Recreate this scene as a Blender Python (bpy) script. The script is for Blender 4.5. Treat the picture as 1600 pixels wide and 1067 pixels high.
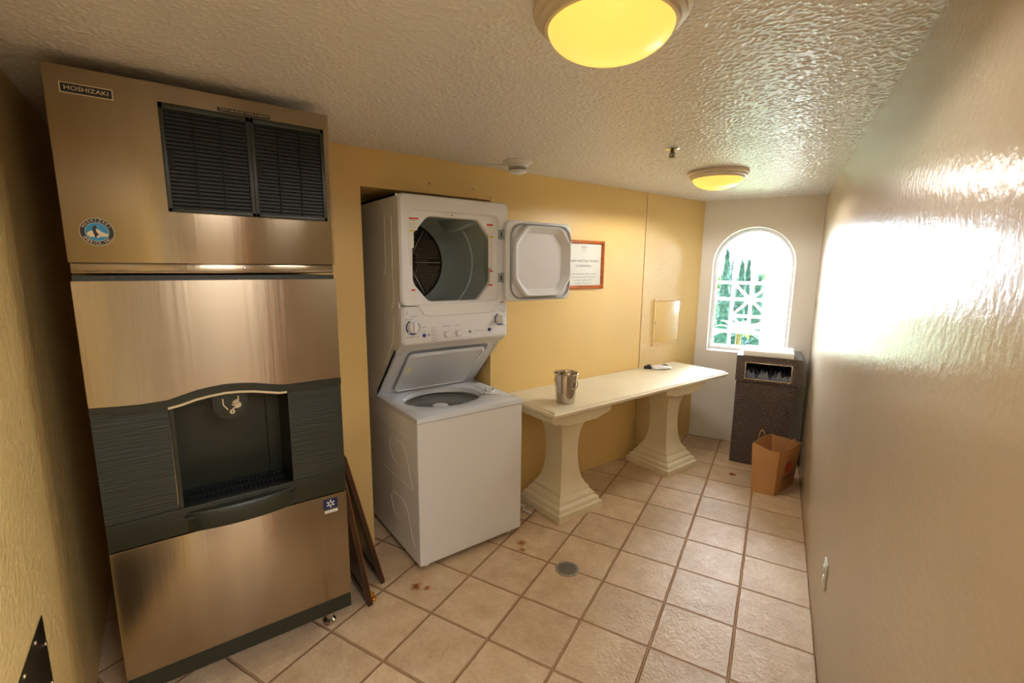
import bpy, bmesh, math, random
from mathutils import Vector, Matrix
for o in list(bpy.data.objects): bpy.data.objects.remove(o)
random.seed(7)
scene = bpy.context.scene
COL = scene.collection
PI = math.pi
# ------------------------------------------------------------------ camera
CAM_H = 1.616
yaw, pitch, roll = math.radians(-53.2235), math.radians(9.247), math.radians(0.535)
fw = Vector((math.sin(yaw)*math.cos(pitch), math.cos(yaw)*math.cos(pitch), -math.sin(pitch)))
rt = Vector((math.cos(yaw), -math.sin(yaw), 0)); up = rt.cross(fw)
r2 = rt*math.cos(roll)+up*math.sin(roll); u2 = -rt*math.sin(roll)+up*math.cos(roll)
cd = bpy.data.cameras.new('camera'); cam = bpy.data.objects.new('camera', cd); COL.objects.link(cam)
M = Matrix((r2, u2, -fw)).transposed().to_4x4(); M.translation = (0, 0, CAM_H); cam.matrix_world = M
cd.sensor_width = 36; cd.lens = 729.2/1600*36; cd.clip_start = .02; cd.clip_end = 300
scene.camera = cam
# ------------------------------------------------------------------ world, sun, exposure
w = bpy.data.worlds.new('sky'); scene.world = w; w.use_nodes = True
bg = w.node_tree.nodes['Background']; bg.inputs[0].default_value = (0.78, 0.89, 1.0, 1)
_t = w.node_tree; _tc = _t.nodes.new('ShaderNodeTexCoord'); _d = _t.nodes.new('ShaderNodeVectorMath'); _d.operation = 'DOT_PRODUCT'   # hazy sky, far brighter on the sun's side than behind the building
_d.inputs[1].default_value = (-.36, .84, .40); _mr = _t.nodes.new('ShaderNodeMapRange'); _mr.inputs[1].default_value = 0.1; _mr.inputs[2].default_value = .7
_mr.inputs[3].default_value = 1.2; _mr.inputs[4].default_value = 76.0; _t.links.new(_tc.outputs['Generated'], _d.inputs[0]); _t.links.new(_d.outputs['Value'], _mr.inputs[0]); _t.links.new(_mr.outputs[0], bg.inputs[1])
def light(name, kind, loc, energy, color, rot=None, **k):
    d = bpy.data.lights.new(name, kind); d.energy = energy; d.color = color
    for a, b in k.items(): setattr(d, a, b)
    o = bpy.data.objects.new(name, d); COL.objects.link(o); o.location = loc
    if rot: o.rotation_euler = rot
    return o
sun = light('sun', 'SUN', (0, -3, 8), 9.5, (1, .96, .88), angle=.01)
sun.rotation_euler = Vector((-.25, .52, -.95)).to_track_quat('-Z', 'Y').to_euler()
light('corridor_fill_light', 'AREA', (1.05, .55, 2.17), 80.0, (.96, .97, 1), shape='RECTANGLE', size=1.2, size_y=.8)  # added unseen fill behind the camera, brightens the near half of the room
scene.view_settings.view_transform = 'Standard'; scene.view_settings.look = 'None'
scene.view_settings.exposure = 0.25; scene.view_settings.gamma = 1; scene.view_settings.use_curve_mapping = False

# ------------------------------------------------------------------ helpers
def lin(c):
    return tuple(((v/255)/12.92 if v/255 <= .04045 else ((v/255+.055)/1.055)**2.4) for v in c)+(1,)
def nn(t, kind, **k):
    n = t.nodes.new(kind)
    for a, b in k.items(): setattr(n, a, b)
    return n
def mat(name, rgb, rough=.5, metal=0, spec=.5, bump=0, scale=60, detail=3, vary=0, vscale=8, vec=(1, 1, 1), coat=0, emit=None, es=0, trans=0):
    m = bpy.data.materials.new(name); m.use_nodes = True; t = m.node_tree; b = t.nodes['Principled BSDF']
    b.inputs['Base Color'].default_value = lin(rgb); b.inputs['Roughness'].default_value = rough
    b.inputs['Metallic'].default_value = metal; b.inputs['Specular IOR Level'].default_value = spec
    b.inputs['Coat Weight'].default_value = coat; b.inputs['Transmission Weight'].default_value = trans
    if emit: b.inputs['Emission Color'].default_value = lin(emit); b.inputs['Emission Strength'].default_value = es
    tc = nn(t, 'ShaderNodeTexCoord'); mp = nn(t, 'ShaderNodeMapping'); mp.inputs['Scale'].default_value = vec
    t.links.new(tc.outputs['Object'], mp.inputs['Vector'])
    if vary:
        n = nn(t, 'ShaderNodeTexNoise'); n.inputs['Scale'].default_value = vscale; n.inputs['Detail'].default_value = 4
        t.links.new(mp.outputs[0], n.inputs['Vector'])
        mx = nn(t, 'ShaderNodeMix', data_type='RGBA'); c = lin(rgb)
        mx.inputs[6].default_value = tuple(v*(1-vary) for v in c[:3])+(1,); mx.inputs[7].default_value = tuple(min(1, v*(1+vary)) for v in c[:3])+(1,)
        mr = nn(t, 'ShaderNodeMapRange'); mr.inputs[1].default_value = .3; mr.inputs[2].default_value = .7
        t.links.new(n.outputs[0], mr.inputs[0]); t.links.new(mr.outputs[0], mx.inputs[0]); t.links.new(mx.outputs[2], b.inputs['Base Color'])
    if bump:
        n = nn(t, 'ShaderNodeTexNoise'); n.inputs['Scale'].default_value = scale; n.inputs['Detail'].default_value = detail
        t.links.new(mp.outputs[0], n.inputs['Vector'])
        bp = nn(t, 'ShaderNodeBump'); bp.inputs['Strength'].default_value = bump; bp.inputs['Distance'].default_value = .01
        t.links.new(n.outputs[0], bp.inputs['Height']); t.links.new(bp.outputs[0], b.inputs['Normal'])
    return m
class MB:
    def __init__(s): s.v = []; s.f = []; s.mi = []; s.cur = 0
    def add(s, vs, fs):
        b = len(s.v); s.v += [tuple(p) for p in vs]; s.f += [tuple(i+b for i in f) for f in fs]; s.mi += [s.cur]*len(fs); return s
    def box(s, x0, x1, y0, y1, z0, z1, bev=0, seg=2, T=None):
        if x0 > x1: x0, x1 = x1, x0
        if y0 > y1: y0, y1 = y1, y0
        bm = bmesh.new(); bmesh.ops.create_cube(bm, size=1)
        for v in bm.verts: v.co = Vector(((x0+x1)/2+v.co.x*(x1-x0), (y0+y1)/2+v.co.y*(y1-y0), (z0+z1)/2+v.co.z*(z1-z0)))
        if bev: bmesh.ops.bevel(bm, geom=list(bm.edges), offset=bev, segments=seg, profile=.5, affect='EDGES')
        bm.verts.index_update()
        s.add([T(v.co) if T else v.co.copy() for v in bm.verts], [[v.index for v in f.verts] for f in bm.faces]); bm.free(); return s
    def loft(s, loops, caps=True, closed=True):
        n = len(loops[0]); vs = [p for l in loops for p in l]; fs = []
        for i in range(len(loops)-1):
            for j in range(n if closed else n-1):
                k = (j+1) % n; fs.append((i*n+j, i*n+k, (i+1)*n+k, (i+1)*n+j))
        if caps: fs.append(tuple(range(n-1, -1, -1))); fs.append(tuple((len(loops)-1)*n+j for j in range(n)))
        return s.add(vs, fs)
    def lathe(s, prof, c, n=32, ax='z', caps=False):
        L = []
        for r, h in prof:
            l = []
            for j in range(n):
                a = 2*PI*j/n; p = (r*math.cos(a), r*math.sin(a))
                l.append((c[0]+p[0], c[1]+p[1], c[2]+h) if ax == 'z' else ((c[0]+h, c[1]+p[0], c[2]+p[1]) if ax == 'x' else (c[0]+p[1], c[1]+h, c[2]+p[0])))
            L.append(l)
        return s.loft(L, caps)
    def tube(s, path, r, n=8, closed=False, caps=True):
        P = [Vector(p) for p in path]; L = []; N = len(P); prev = None
        for i in range(N):
            a = P[(i-1) % N] if (closed or i > 0) else P[i]; b = P[(i+1) % N] if (closed or i < N-1) else P[i]
            d = (b-a).normalized(); ref = prev if prev is not None else (Vector((0, 0, 1)) if abs(d.z) < .9 else Vector((1, 0, 0)))
            e = ref-d*ref.dot(d); e.normalize(); prev = e; g = d.cross(e); rr = r[i] if isinstance(r, (list, tuple)) else r
            L.append([P[i]+e*rr*math.cos(2*PI*j/n)+g*rr*math.sin(2*PI*j/n) for j in range(n)])
        if closed: L.append(L[0])
        return s.loft(L, caps and not closed)
    def prism(s, poly, x0, x1, T=None):      # poly in (y, z), extruded along x
        T = T or (lambda p: p)
        return s.loft([[T(Vector((x0, a, b))) for a, b in poly], [T(Vector((x1, a, b))) for a, b in poly]])
WLOC = {}
def thing(name, label=None, cat=None, loc=(0, 0, 0), group=None, kind=None, parent=None):
    o = bpy.data.objects.new(name, None); COL.objects.link(o); o.empty_display_size = .05
    b = WLOC[parent.name] if parent else Vector((0, 0, 0)); o.location = Vector(loc)-b; o.parent = parent; WLOC[o.name] = Vector(loc)
    return tag(o, label, cat, group, kind)
def tag(o, label=None, cat=None, group=None, kind=None):
    for a, b in (('label', label), ('category', cat), ('group', group), ('kind', kind)):
        if b: o[a] = b
    return o
def obj(name, mb, mats, parent=None, loc=None, smooth=.6):
    base = WLOC[parent.name] if parent else (Vector(loc) if loc else Vector((0, 0, 0)))
    me = bpy.data.meshes.new(name); me.from_pydata([tuple(Vector(p)-base) for p in mb.v], [], mb.f)
    for m in (mats if isinstance(mats, (list, tuple)) else [mats]): me.materials.append(m)
    me.polygons.foreach_set('material_index', mb.mi)
    bm = bmesh.new(); bm.from_mesh(me); bmesh.ops.remove_doubles(bm, verts=bm.verts, dist=1e-6); bmesh.ops.recalc_face_normals(bm, faces=bm.faces); bm.to_mesh(me); bm.free()
    if smooth: me.shade_smooth(); me.set_sharp_from_angle(angle=smooth)
    o = bpy.data.objects.new(name, me); COL.objects.link(o); o.parent = parent
    if not parent: o.location = base
    WLOC[o.name] = base
    return o
def text(mb, s, org, R, U, width=None, size=.02, depth=.0006, align='CENTER', shear=0):
    c = bpy.data.curves.new('t', 'FONT'); c.body = s; c.size = 1; c.align_x = align; c.align_y = 'CENTER'; c.resolution_u = 3; c.shear = shear
    o = bpy.data.objects.new('t', c); COL.objects.link(o); dg = bpy.context.evaluated_depsgraph_get(); dg.update()
    me = bpy.data.meshes.new_from_object(o.evaluated_get(dg)); R = Vector(R); U = Vector(U); N = R.cross(U)
    xs = [v.co.x for v in me.vertices]
    if xs:
        k = width/(max(xs)-min(xs)) if width else size; ku = size if size else k
        mb.add([Vector(org)+R*v.co.x*k+U*v.co.y*ku+N*depth for v in me.vertices], [tuple(p.vertices) for p in me.polygons])
    bpy.data.objects.remove(o); bpy.data.curves.remove(c); bpy.data.meshes.remove(me)
def rrect(y0, y1, z0, z1, r, x, n=5, T=None):   # rounded rectangle loop in a plane x = const
    L = []
    for cy, cz, a0 in ((y1-r, z1-r, 0), (y0+r, z1-r, PI/2), (y0+r, z0+r, PI), (y1-r, z0+r, 1.5*PI)):
        for i in range(n+1):
            a = a0+PI/2*i/n; L.append((x, cy+r*math.cos(a), cz+r*math.sin(a)))
    return L
def ring(mb, loops): mb.loft(loops, caps=False)
# far-wall frame: u to the right along the wall, off outward
A = Vector((-2.47, 4.02, 0)); D = Vector((.9165, .40, 0)); NO = Vector((-.40, .9165, 0))
def W(u, z, off): return A+D*u+NO*off+Vector((0, 0, z))
CEIL = 2.205; WX = -2.47; WN = -.34

# ------------------------------------------------------------------ materials
def wall_mat(name, rgb, rough, bump, scale, mask=False, vary=.04):
    m = mat(name, rgb, rough, 0, .5, bump, scale, 4, vary, 1.5)
    if mask:
        t = m.node_tree; bp = [n for n in t.nodes if n.bl_idname == 'ShaderNodeBump'][0]
        tc = nn(t, 'ShaderNodeNewGeometry'); sx = nn(t, 'ShaderNodeSeparateXYZ'); t.links.new(tc.outputs['Position'], sx.inputs[0])
        mr = nn(t, 'ShaderNodeMapRange'); mr.inputs[1].default_value = 3.18; mr.inputs[2].default_value = 3.2; mr.inputs[3].default_value = bump*.25; mr.inputs[4].default_value = bump*2.2
        t.links.new(sx.outputs['Y'], mr.inputs[0]); t.links.new(mr.outputs[0], bp.inputs['Strength'])
    return m
m_yellow = wall_mat('yellow_wall_paint', (228, 194, 124), .38, .35, 90, mask=True)
m_yellow_rough = wall_mat('yellow_stucco', (224, 196, 130), .45, .6, 55)
m_cream = wall_mat('cream_gloss_paint', (198, 180, 154), .22, .12, 50)
m_cream.node_tree.nodes['Principled BSDF'].inputs['Specular IOR Level'].default_value = .3
m_cream.node_tree.nodes['Principled BSDF'].inputs['IOR'].default_value = 1.28
m_white_wall = wall_mat('white_wall_paint', (240, 236, 230), .5, .1, 60)
m_popcorn = mat('popcorn_ceiling', (226, 216, 200), .33, 0, .6, 1.0, 70, 2, .0, 5)
def popcorn():
    t = m_popcorn.node_tree; b = t.nodes['Principled BSDF']; bp = [n for n in t.nodes if n.bl_idname == 'ShaderNodeBump'][0]
    tc = nn(t, 'ShaderNodeTexCoord'); v = nn(t, 'ShaderNodeTexVoronoi', feature='SMOOTH_F1'); v.inputs['Scale'].default_value = 88; v.inputs['Smoothness'].default_value = .25
    n = nn(t, 'ShaderNodeTexNoise'); n.inputs['Scale'].default_value = 60; n.inputs['Detail'].default_value = 3
    mxv = nn(t, 'ShaderNodeVectorMath', operation='MULTIPLY_ADD'); mxv.inputs[1].default_value = (.02, .02, .02)
    t.links.new(tc.outputs['Object'], n.inputs['Vector']); t.links.new(n.outputs['Color'], mxv.inputs[0]); t.links.new(tc.outputs['Object'], mxv.inputs[2])
    t.links.new(mxv.outputs[0], v.inputs['Vector'])
    mr = nn(t, 'ShaderNodeMapRange'); mr.inputs[1].default_value = .1; mr.inputs[2].default_value = .6; mr.inputs[3].default_value = 1; mr.inputs[4].default_value = 0
    t.links.new(v.outputs['Distance'], mr.inputs[0]); t.links.new(mr.outputs[0], bp.inputs['Height']); bp.inputs['Distance'].default_value = .009; bp.inputs['Strength'].default_value = 1.0
popcorn()
def tile_mat():
    m = bpy.data.materials.new('stone_floor_tile'); m.use_nodes = True; t = m.node_tree; b = t.nodes['Principled BSDF']; L = t.links.new
    T, ph = .312, .4137
    g = nn(t, 'ShaderNodeNewGeometry')
    def dot(v):
        n = nn(t, 'ShaderNodeVectorMath', operation='DOT_PRODUCT'); n.inputs[1].default_value = v; L(g.outputs['Position'], n.inputs[0]); return n.outputs['Value']
    def ma(op, a, c=None, d=None):
        n = nn(t, 'ShaderNodeMath', operation=op)
        for i, q in enumerate((a, c, d)):
            if q is None: continue
            if isinstance(q, (int, float)): n.inputs[i].default_value = q
            else: L(q, n.inputs[i])
        return n.outputs[0]
    X = ma('ADD', dot((math.cos(ph)/T, math.sin(ph)/T, 0)), 2.1223+20); Y = ma('ADD', dot((-math.sin(ph)/T, math.cos(ph)/T, 0)), -10.8897+40)
    # wobble the grout a little
    wn = nn(t, 'ShaderNodeTexNoise'); wn.inputs['Scale'].default_value = 14; L(g.outputs['Position'], wn.inputs['Vector'])
    wob = ma('MULTIPLY', ma('SUBTRACT', wn.outputs[0], .5), .02)
    fx = ma('FRACT', ma('ADD', X, wob)); fy = ma('FRACT', ma('ADD', Y, wob))
    ex = ma('MINIMUM', fx, ma('SUBTRACT', 1.0, fx)); ey = ma('MINIMUM', fy, ma('SUBTRACT', 1.0, fy)); e = ma('MINIMUM', ex, ey)
    mr = nn(t, 'ShaderNodeMapRange', interpolation_type='SMOOTHSTEP'); mr.inputs[1].default_value = .009; mr.inputs[2].default_value = .024; L(e, mr.inputs[0]); mask = mr.outputs[0]
    cell = nn(t, 'ShaderNodeCombineXYZ'); L(ma('FLOOR', X), cell.inputs[0]); L(ma('FLOOR', Y), cell.inputs[1])
    wh = nn(t, 'ShaderNodeTexWhiteNoise'); L(cell.outputs[0], wh.inputs['Vector'])
    off = nn(t, 'ShaderNodeVectorMath', operation='ADD'); L(g.outputs['Position'], off.inputs[0]); L(wh.outputs['Color'], off.inputs[1])
    n1 = nn(t, 'ShaderNodeTexNoise'); n1.inputs['Scale'].default_value = 9; n1.inputs['Detail'].default_value = 6; n1.inputs['Roughness'].default_value = .65; L(off.outputs[0], n1.inputs['Vector'])
    n2 = nn(t, 'ShaderNodeTexNoise'); n2.inputs['Scale'].default_value = 70; n2.inputs['Detail'].default_value = 4; L(off.outputs[0], n2.inputs['Vector'])
    cr = nn(t, 'ShaderNodeValToRGB'); cr.color_ramp.elements[0].position = .3; cr.color_ramp.elements[0].color = lin((186, 154, 118)); cr.color_ramp.elements[1].position = .7; cr.color_ramp.elements[1].color = lin((222, 198, 164))
    L(ma('ADD', ma('MULTIPLY', n1.outputs[0], .7), ma('MULTIPLY', n2.outputs[0], .3)), cr.inputs[0])
    hv = nn(t, 'ShaderNodeHueSaturation'); L(cr.outputs[0], hv.inputs['Color']); L(ma('ADD', ma('MULTIPLY', wh.outputs['Value'], .16), .92), hv.inputs['Value'])
    col = hv.outputs[0]
    # rust stains on two tiles, and a small fallen smear by the bin
    for (x, y, r) in ((-1.985, 1.57, .05), (-1.93, 1.53, .035), (-2.0, .90, .05), (-1.96, .94, .03)):
        vm = nn(t, 'ShaderNodeVectorMath', operation='DISTANCE'); vm.inputs[1].default_value = (x, y, 0); L(g.outputs['Position'], vm.inputs[0])
        a = ma('SUBTRACT', 1.0, ma('DIVIDE', vm.outputs['Value'], r)); sn = nn(t, 'ShaderNodeTexNoise'); sn.inputs['Scale'].default_value = 55; L(g.outputs['Position'], sn.inputs['Vector'])
        sm = nn(t, 'ShaderNodeMapRange'); sm.inputs[1].default_value = .45; sm.inputs[2].default_value = .75; L(ma('ADD', ma('MULTIPLY', a, .6), ma('MULTIPLY', sn.outputs[0], .55)), sm.inputs[0])
        mk = ma('MULTIPLY', sm.outputs[0], ma('GREATER_THAN', a, 0.0)); mx = nn(t, 'ShaderNodeMix', data_type='RGBA'); mx.inputs[7].default_value = lin((150, 84, 22)); L(mk, mx.inputs[0]); L(col, mx.inputs[6]); col = mx.outputs[2]
    mx = nn(t, 'ShaderNodeMix', data_type='RGBA'); mx.inputs[6].default_value = lin((172, 134, 98)); L(mask, mx.inputs[0]); L(col, mx.inputs[7]); L(mx.outputs[2], b.inputs['Base Color'])
    rr = nn(t, 'ShaderNodeMapRange'); rr.inputs[3].default_value = .8; rr.inputs[4].default_value = .42; b.inputs['Specular IOR Level'].default_value = .35; L(mask, rr.inputs[0]); L(rr.outputs[0], b.inputs['Roughness'])
    h = ma('ADD', ma('MULTIPLY', mask, .9), ma('ADD', ma('MULTIPLY', n1.outputs[0], .9), ma('MULTIPLY', n2.outputs[0], .35)))
    bp = nn(t, 'ShaderNodeBump'); bp.inputs['Strength'].default_value = 1.0; bp.inputs['Distance'].default_value = .008; L(h, bp.inputs['Height']); L(bp.outputs[0], b.inputs['Normal'])
    return m
m_tile = tile_mat()
m_steel = mat('brushed_stainless', (166, 152, 130), .24, 1, .5, .03, 40, 2, .05, 12, vec=(1, 1, .04))
_b = m_steel.node_tree.nodes['Principled BSDF']; _tn = m_steel.node_tree.nodes.new('ShaderNodeTangent'); _tn.direction_type = 'RADIAL'; _tn.axis = 'Z'
m_steel.node_tree.links.new(_tn.outputs[0], _b.inputs['Tangent']); _b.inputs['Anisotropic'].default_value = .85; _b.inputs['Anisotropic Rotation'].default_value = .25; _b.inputs['Roughness'].default_value = .23
m_steel_edge = mat('bright_steel', (205, 200, 190), .2, 1)
m_blackpl = mat('black_green_plastic', (32, 36, 22), .4, 0, .5, .1, 90, 2, .1, 30)
m_blackrib = mat('ribbed_black_plastic', (34, 38, 24), .48, 0, .5, .3, 30, 1, vec=(.2, .2, 9))
m_louvre = mat('black_louvre_plastic', (24, 25, 14), .5, 0, .2)
m_dark = mat('dark_interior', (14, 15, 10), .5)
m_white = mat('white_enamel', (226, 226, 226), .28, 0, .5, .02, 200, 2)
m_whitepl = mat('white_plastic', (222, 222, 224), .33)
m_deck = mat('washer_deck_plastic', (216, 220, 226), .25)
m_grey = mat('grey_plastic', (150, 152, 152), .4)
m_drum = mat('grey_drum_coating', (176, 186, 180), .35)
m_mesh = mat('galvanised_steel', (120, 110, 92), .4, .8)
m_tub = mat('washer_tub', (196, 196, 192), .3, .3)
m_black = mat('black_ink', (22, 22, 24), .5)
m_ink = mat('grey_ink', (96, 96, 104), .6)
m_blue = mat('blue_ink', (36, 62, 150), .4)
m_red = mat('red_label', (206, 52, 26), .5)
m_yel = mat('yellow_label', (222, 200, 40), .5)
m_label = mat('paper_label', (226, 224, 214), .6)
m_cyan = mat('emblem_blue', (20, 132, 178), .4)
m_navy = mat('navy_sticker', (28, 36, 78), .4)
m_cream_ink = mat('cream_print', (214, 196, 160), .5)
m_stone = mat('cream_painted_stone', (230, 218, 188), .5, 0, .4, .12, 40, 4, .05, 5)
m_chrome = mat('polished_steel', (200, 194, 184), .1, 1)
m_wood = mat('varnished_orange_wood', (176, 92, 36), .3, 0, .5, .08, 30, 4, .35, 12, vec=(1, 1, 5))
m_darkwood = mat('dark_brown_frame', (58, 30, 12), .35, 0, .5, .1, 30, 3, .3, 10)
m_gold = mat('gold_bead', (176, 112, 34), .35, .7, .5, .3, 60)
m_paper = mat('sign_paper', (226, 226, 216), .6)
m_paperbag = mat('kraft_paper', (192, 142, 92), .7, 0, .3, .25, 14, 4, .07, 6)
m_wicker_c = (84, 66, 56)
def wicker():
    m = mat('brown_woven_wicker', m_wicker_c, .45); t = m.node_tree; b = t.nodes['Principled BSDF']; L = t.links.new
    tc = nn(t, 'ShaderNodeTexCoord'); mp = nn(t, 'ShaderNodeMapping'); mp.inputs['Rotation'].default_value = (0, 0, -.4115); L(tc.outputs['Object'], mp.inputs[0])
    s = nn(t, 'ShaderNodeSeparateXYZ'); L(mp.outputs[0], s.inputs[0])
    def ma(op, a, c):
        n = nn(t, 'ShaderNodeMath', operation=op)
        for i, q in enumerate((a, c)):
            if isinstance(q, (int, float)): n.inputs[i].default_value = q
            else: L(q, n.inputs[i])
        return n.outputs[0]
    hx = ma('ADD', s.outputs['X'], s.outputs['Y']); a = ma('SINE', ma('MULTIPLY', hx, 2*PI/.02), 0); c = ma('SINE', ma('MULTIPLY', s.outputs['Z'], 2*PI/.02), 0)
    h = ma('MULTIPLY', a, c); bp = nn(t, 'ShaderNodeBump'); bp.inputs['Strength'].default_value = .8; bp.inputs['Distance'].default_value = .004; L(h, bp.inputs['Height']); L(bp.outputs[0], b.inputs['Normal'])
    mx = nn(t, 'ShaderNodeMix', data_type='RGBA'); mx.inputs[6].default_value = lin((64, 49, 42)); mx.inputs[7].default_value = lin((104, 84, 74)); L(ma('MULTIPLY', ma('ADD', h, 1.0), .5), mx.inputs[0]); L(mx.outputs[2], b.inputs['Base Color'])
    return m
m_wicker = wicker()
m_bagfilm = mat('black_bin_liner', (96, 100, 112), .12, 0, .6, .6, 30, 3)
m_cloth = mat('white_cotton', (236, 236, 240), .8, 0, .3, .3, 200)
m_darkcloth = mat('dark_sock_toe', (46, 46, 54), .8)
m_frame_white = mat('white_window_paint', (248, 250, 252), .35)
m_foliage = mat('cypress_foliage', (54, 86, 84), .7, 0, .2, 1, 9, 5, .45, 5)
m_foliage2 = mat('bright_tree_foliage', (108, 134, 96), .7, 0, .3, 1, 5, 5, .4, 2.5)
m_frond = mat('palm_frond', (120, 176, 66), .6)
m_bark = mat('bark', (120, 96, 72), .8)
m_ground = mat('garden_ground', (110, 126, 84), .9, 0, .3, .3, 3, 3, .3, .6)
m_stucco = mat('white_stucco', (240, 238, 234), .8, 0, .3, .2, 60)
m_carpet = mat('corridor_wall_paint', (150, 132, 106), .5)
m_orange = mat('orange_door_paint', (222, 150, 62), .5)
m_kick = mat('black_kick_plate', (40, 38, 32), .3, .6)
def glass_mat():
    m = bpy.data.materials.new('window_glass'); m.use_nodes = True; t = m.node_tree; t.nodes.clear()
    o = nn(t, 'ShaderNodeOutputMaterial'); mx = nn(t, 'ShaderNodeMixShader'); tr = nn(t, 'ShaderNodeBsdfTransparent'); gl = nn(t, 'ShaderNodeBsdfGlossy'); gl.inputs['Roughness'].default_value = .02
    fr = nn(t, 'ShaderNodeFresnel'); fr.inputs[0].default_value = 1.45; t.links.new(fr.outputs[0], mx.inputs[0]); t.links.new(tr.outputs[0], mx.inputs[1]); t.links.new(gl.outputs[0], mx.inputs[2]); t.links.new(mx.outputs[0], o.inputs[0])
    return m
m_glass = glass_mat()
m_dome = mat('yellow_frosted_glass', (240, 200, 100), .25, 0, .5)
m_dome.node_tree.nodes['Principled BSDF'].inputs['Emission Color'].default_value = (1, .62, .12, 1)
m_dome.node_tree.nodes['Principled BSDF'].inputs['Emission Strength'].default_value = .88
m_rim = mat('cream_lamp_rim', (214, 200, 176), .35, .1)

# ------------------------------------------------------------------ room shell
def st(name, mb, m, parent=None, **k):
    o = obj(name, mb, m, parent, **k)
    if not parent: o['kind'] = 'structure'
    return o
def RP(s, z, off): return Vector((-1.636, 4.42, z))+Vector((.40, -.9165, 0))*s+Vector((.9165, .40, 0))*off   # right wall frame, off outward
b = MB(); poly = [(-3.1, -1.9), (2.2, -1.9), (2.2, 1.4), (.35, 1.4), (-1.5, 4.7), (-2.75, 4.15), (-2.75, 1.9), (-3.1, 1.9)]
b.loft([[(x, y, -.12) for x, y in poly], [(x, y, 0) for x, y in poly]]); st('floor', b, m_tile)
b = MB(); b.loft([[(x, y, CEIL) for x, y in poly], [(x, y, CEIL+.3) for x, y in poly]]); ceil_ob = st('ceiling', b, m_popcorn)
import numpy as np
def popcorn_mesh():      # sprayed acoustic texture: a few millimetres of lumps over the whole ceiling
    g = .0030; x0, x1, y0, y1 = -2.50, .30, -.36, 4.56; nx, ny = int((x1-x0)/g), int((y1-y0)/g); rng = np.random.default_rng(4)
    h = rng.random((ny, nx))
    for k in range(2): h = (h*4+np.roll(h, 1, 0)*2+np.roll(h, -1, 0)*2+np.roll(h, 1, 1)*2+np.roll(h, -1, 1)*2+np.roll(np.roll(h, 1, 0), 1, 1)+np.roll(np.roll(h, -1, 0), -1, 1)+np.roll(np.roll(h, 1, 0), -1, 1)+np.roll(np.roll(h, -1, 0), 1, 1))/16
    h = (h-h.mean())/h.std(); h = np.clip(h+.35, 0, 2.2)*.00115
    X, Y = np.meshgrid(np.linspace(x0, x1, nx), np.linspace(y0, y1, ny)); co = np.stack([X, Y, CEIL-.0004-h], -1).reshape(-1, 3)
    i = np.arange((ny-1)*nx).reshape(ny-1, nx)[:, :-1].ravel(); F = np.stack([i, i+nx, i+nx+1, i+1], -1); c = co[i]
    keep = ((c[:, 0]+1.636)*.9165+(c[:, 1]-4.42)*.40 < .05) & ((c[:, 0]+2.47)*-.40+(c[:, 1]-4.02)*.9165 < .1); F = F[keep]
    me = bpy.data.meshes.new('ceiling_texture'); me.vertices.add(len(co)); me.vertices.foreach_set('co', co.ravel()); me.loops.add(F.size); me.loops.foreach_set('vertex_index', F.ravel().astype('i')); me.polygons.add(len(F)); me.polygons.foreach_set('loop_start', np.arange(0, F.size, 4)); me.update(calc_edges=True)
    me.polygons.foreach_set('use_smooth', np.ones(len(F), bool)); me.materials.append(m_plaster); o = bpy.data.objects.new('ceiling_texture', me); COL.objects.link(o); o.parent = ceil_ob; return o
m_plaster = mat('glossy_painted_texture', (228, 226, 224), .24, 0, .6)
popcorn_mesh()
b = MB()
b.box(WX-.12, WX, -.12, .862, 0, CEIL).box(-3.14, -3.08, WN, .80, 0, CEIL).box(-3.1, WX-.12, -.18, -.12, 0, CEIL).box(WX-.12, WX, .862, 1.672, 2.012, CEIL).box(WX-.12, WX, 1.672, 3.189, 0, CEIL).box(WX-.12, WX+.003, 3.1945, 4.03, 0, CEIL).box(WX-.12, WX-.01, 3.18, 3.20, 0, CEIL)  # slot left of the ice machine is deepened to keep that gap dark
b.box(-3.08, -3.02, .80, 1.74, 0, CEIL).box(-3.02, WX-.12, .80, .862, 0, CEIL).box(-3.02, WX-.12, 1.672, 1.74, 0, CEIL).box(-3.02, WX-.12, .862, 1.672, 2.012, CEIL)
st('wall_left', b, m_yellow)
b = MB(); b.box(-3.2, .42, WN-.12, WN, 0, CEIL); st('wall_near', b, m_yellow_rough)
# far wall with the arched opening
U0, U1, ZB, ZS, TH = .105, .757, .85, 1.643, .22; UC = (U0+U1)/2; RR = (U1-U0)/2
b = MB(); n = 28; us = [U0+(U1-U0)*(1-math.cos(PI*i/n))/2 for i in range(n+1)]
def topz(u): return ZS+math.sqrt(max(0, RR*RR-(u-UC)**2))
def quad(p): b.add(p, [(0, 1, 2, 3)])
for off in (0, TH):
    quad([W(-.12, 0, off), W(U0, 0, off), W(U0, CEIL, off), W(-.12, CEIL, off)]); quad([W(U1, 0, off), W(1.05, 0, off), W(1.05, CEIL, off), W(U1, CEIL, off)])
    for i in range(n):
        a, c = us[i], us[i+1]; quad([W(a, 0, off), W(c, 0, off), W(c, ZB, off), W(a, ZB, off)]); quad([W(a, topz(a), off), W(c, topz(c), off), W(c, CEIL, off), W(a, CEIL, off)])
for i in range(n):
    a, c = us[i], us[i+1]; quad([W(a, topz(a), 0), W(c, topz(c), 0), W(c, topz(c), TH), W(a, topz(a), TH)]); quad([W(a, ZB, 0), W(c, ZB, 0), W(c, ZB, TH), W(a, ZB, TH)])
for u in (U0, U1): quad([W(u, ZB, 0), W(u, ZS, 0), W(u, ZS, TH), W(u, ZB, TH)])
for u in (-.12, 1.05): quad([W(u, 0, 0), W(u, CEIL, 0), W(u, CEIL, TH), W(u, 0, TH)])
st('wall_far', b, m_white_wall, smooth=.4)
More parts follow.
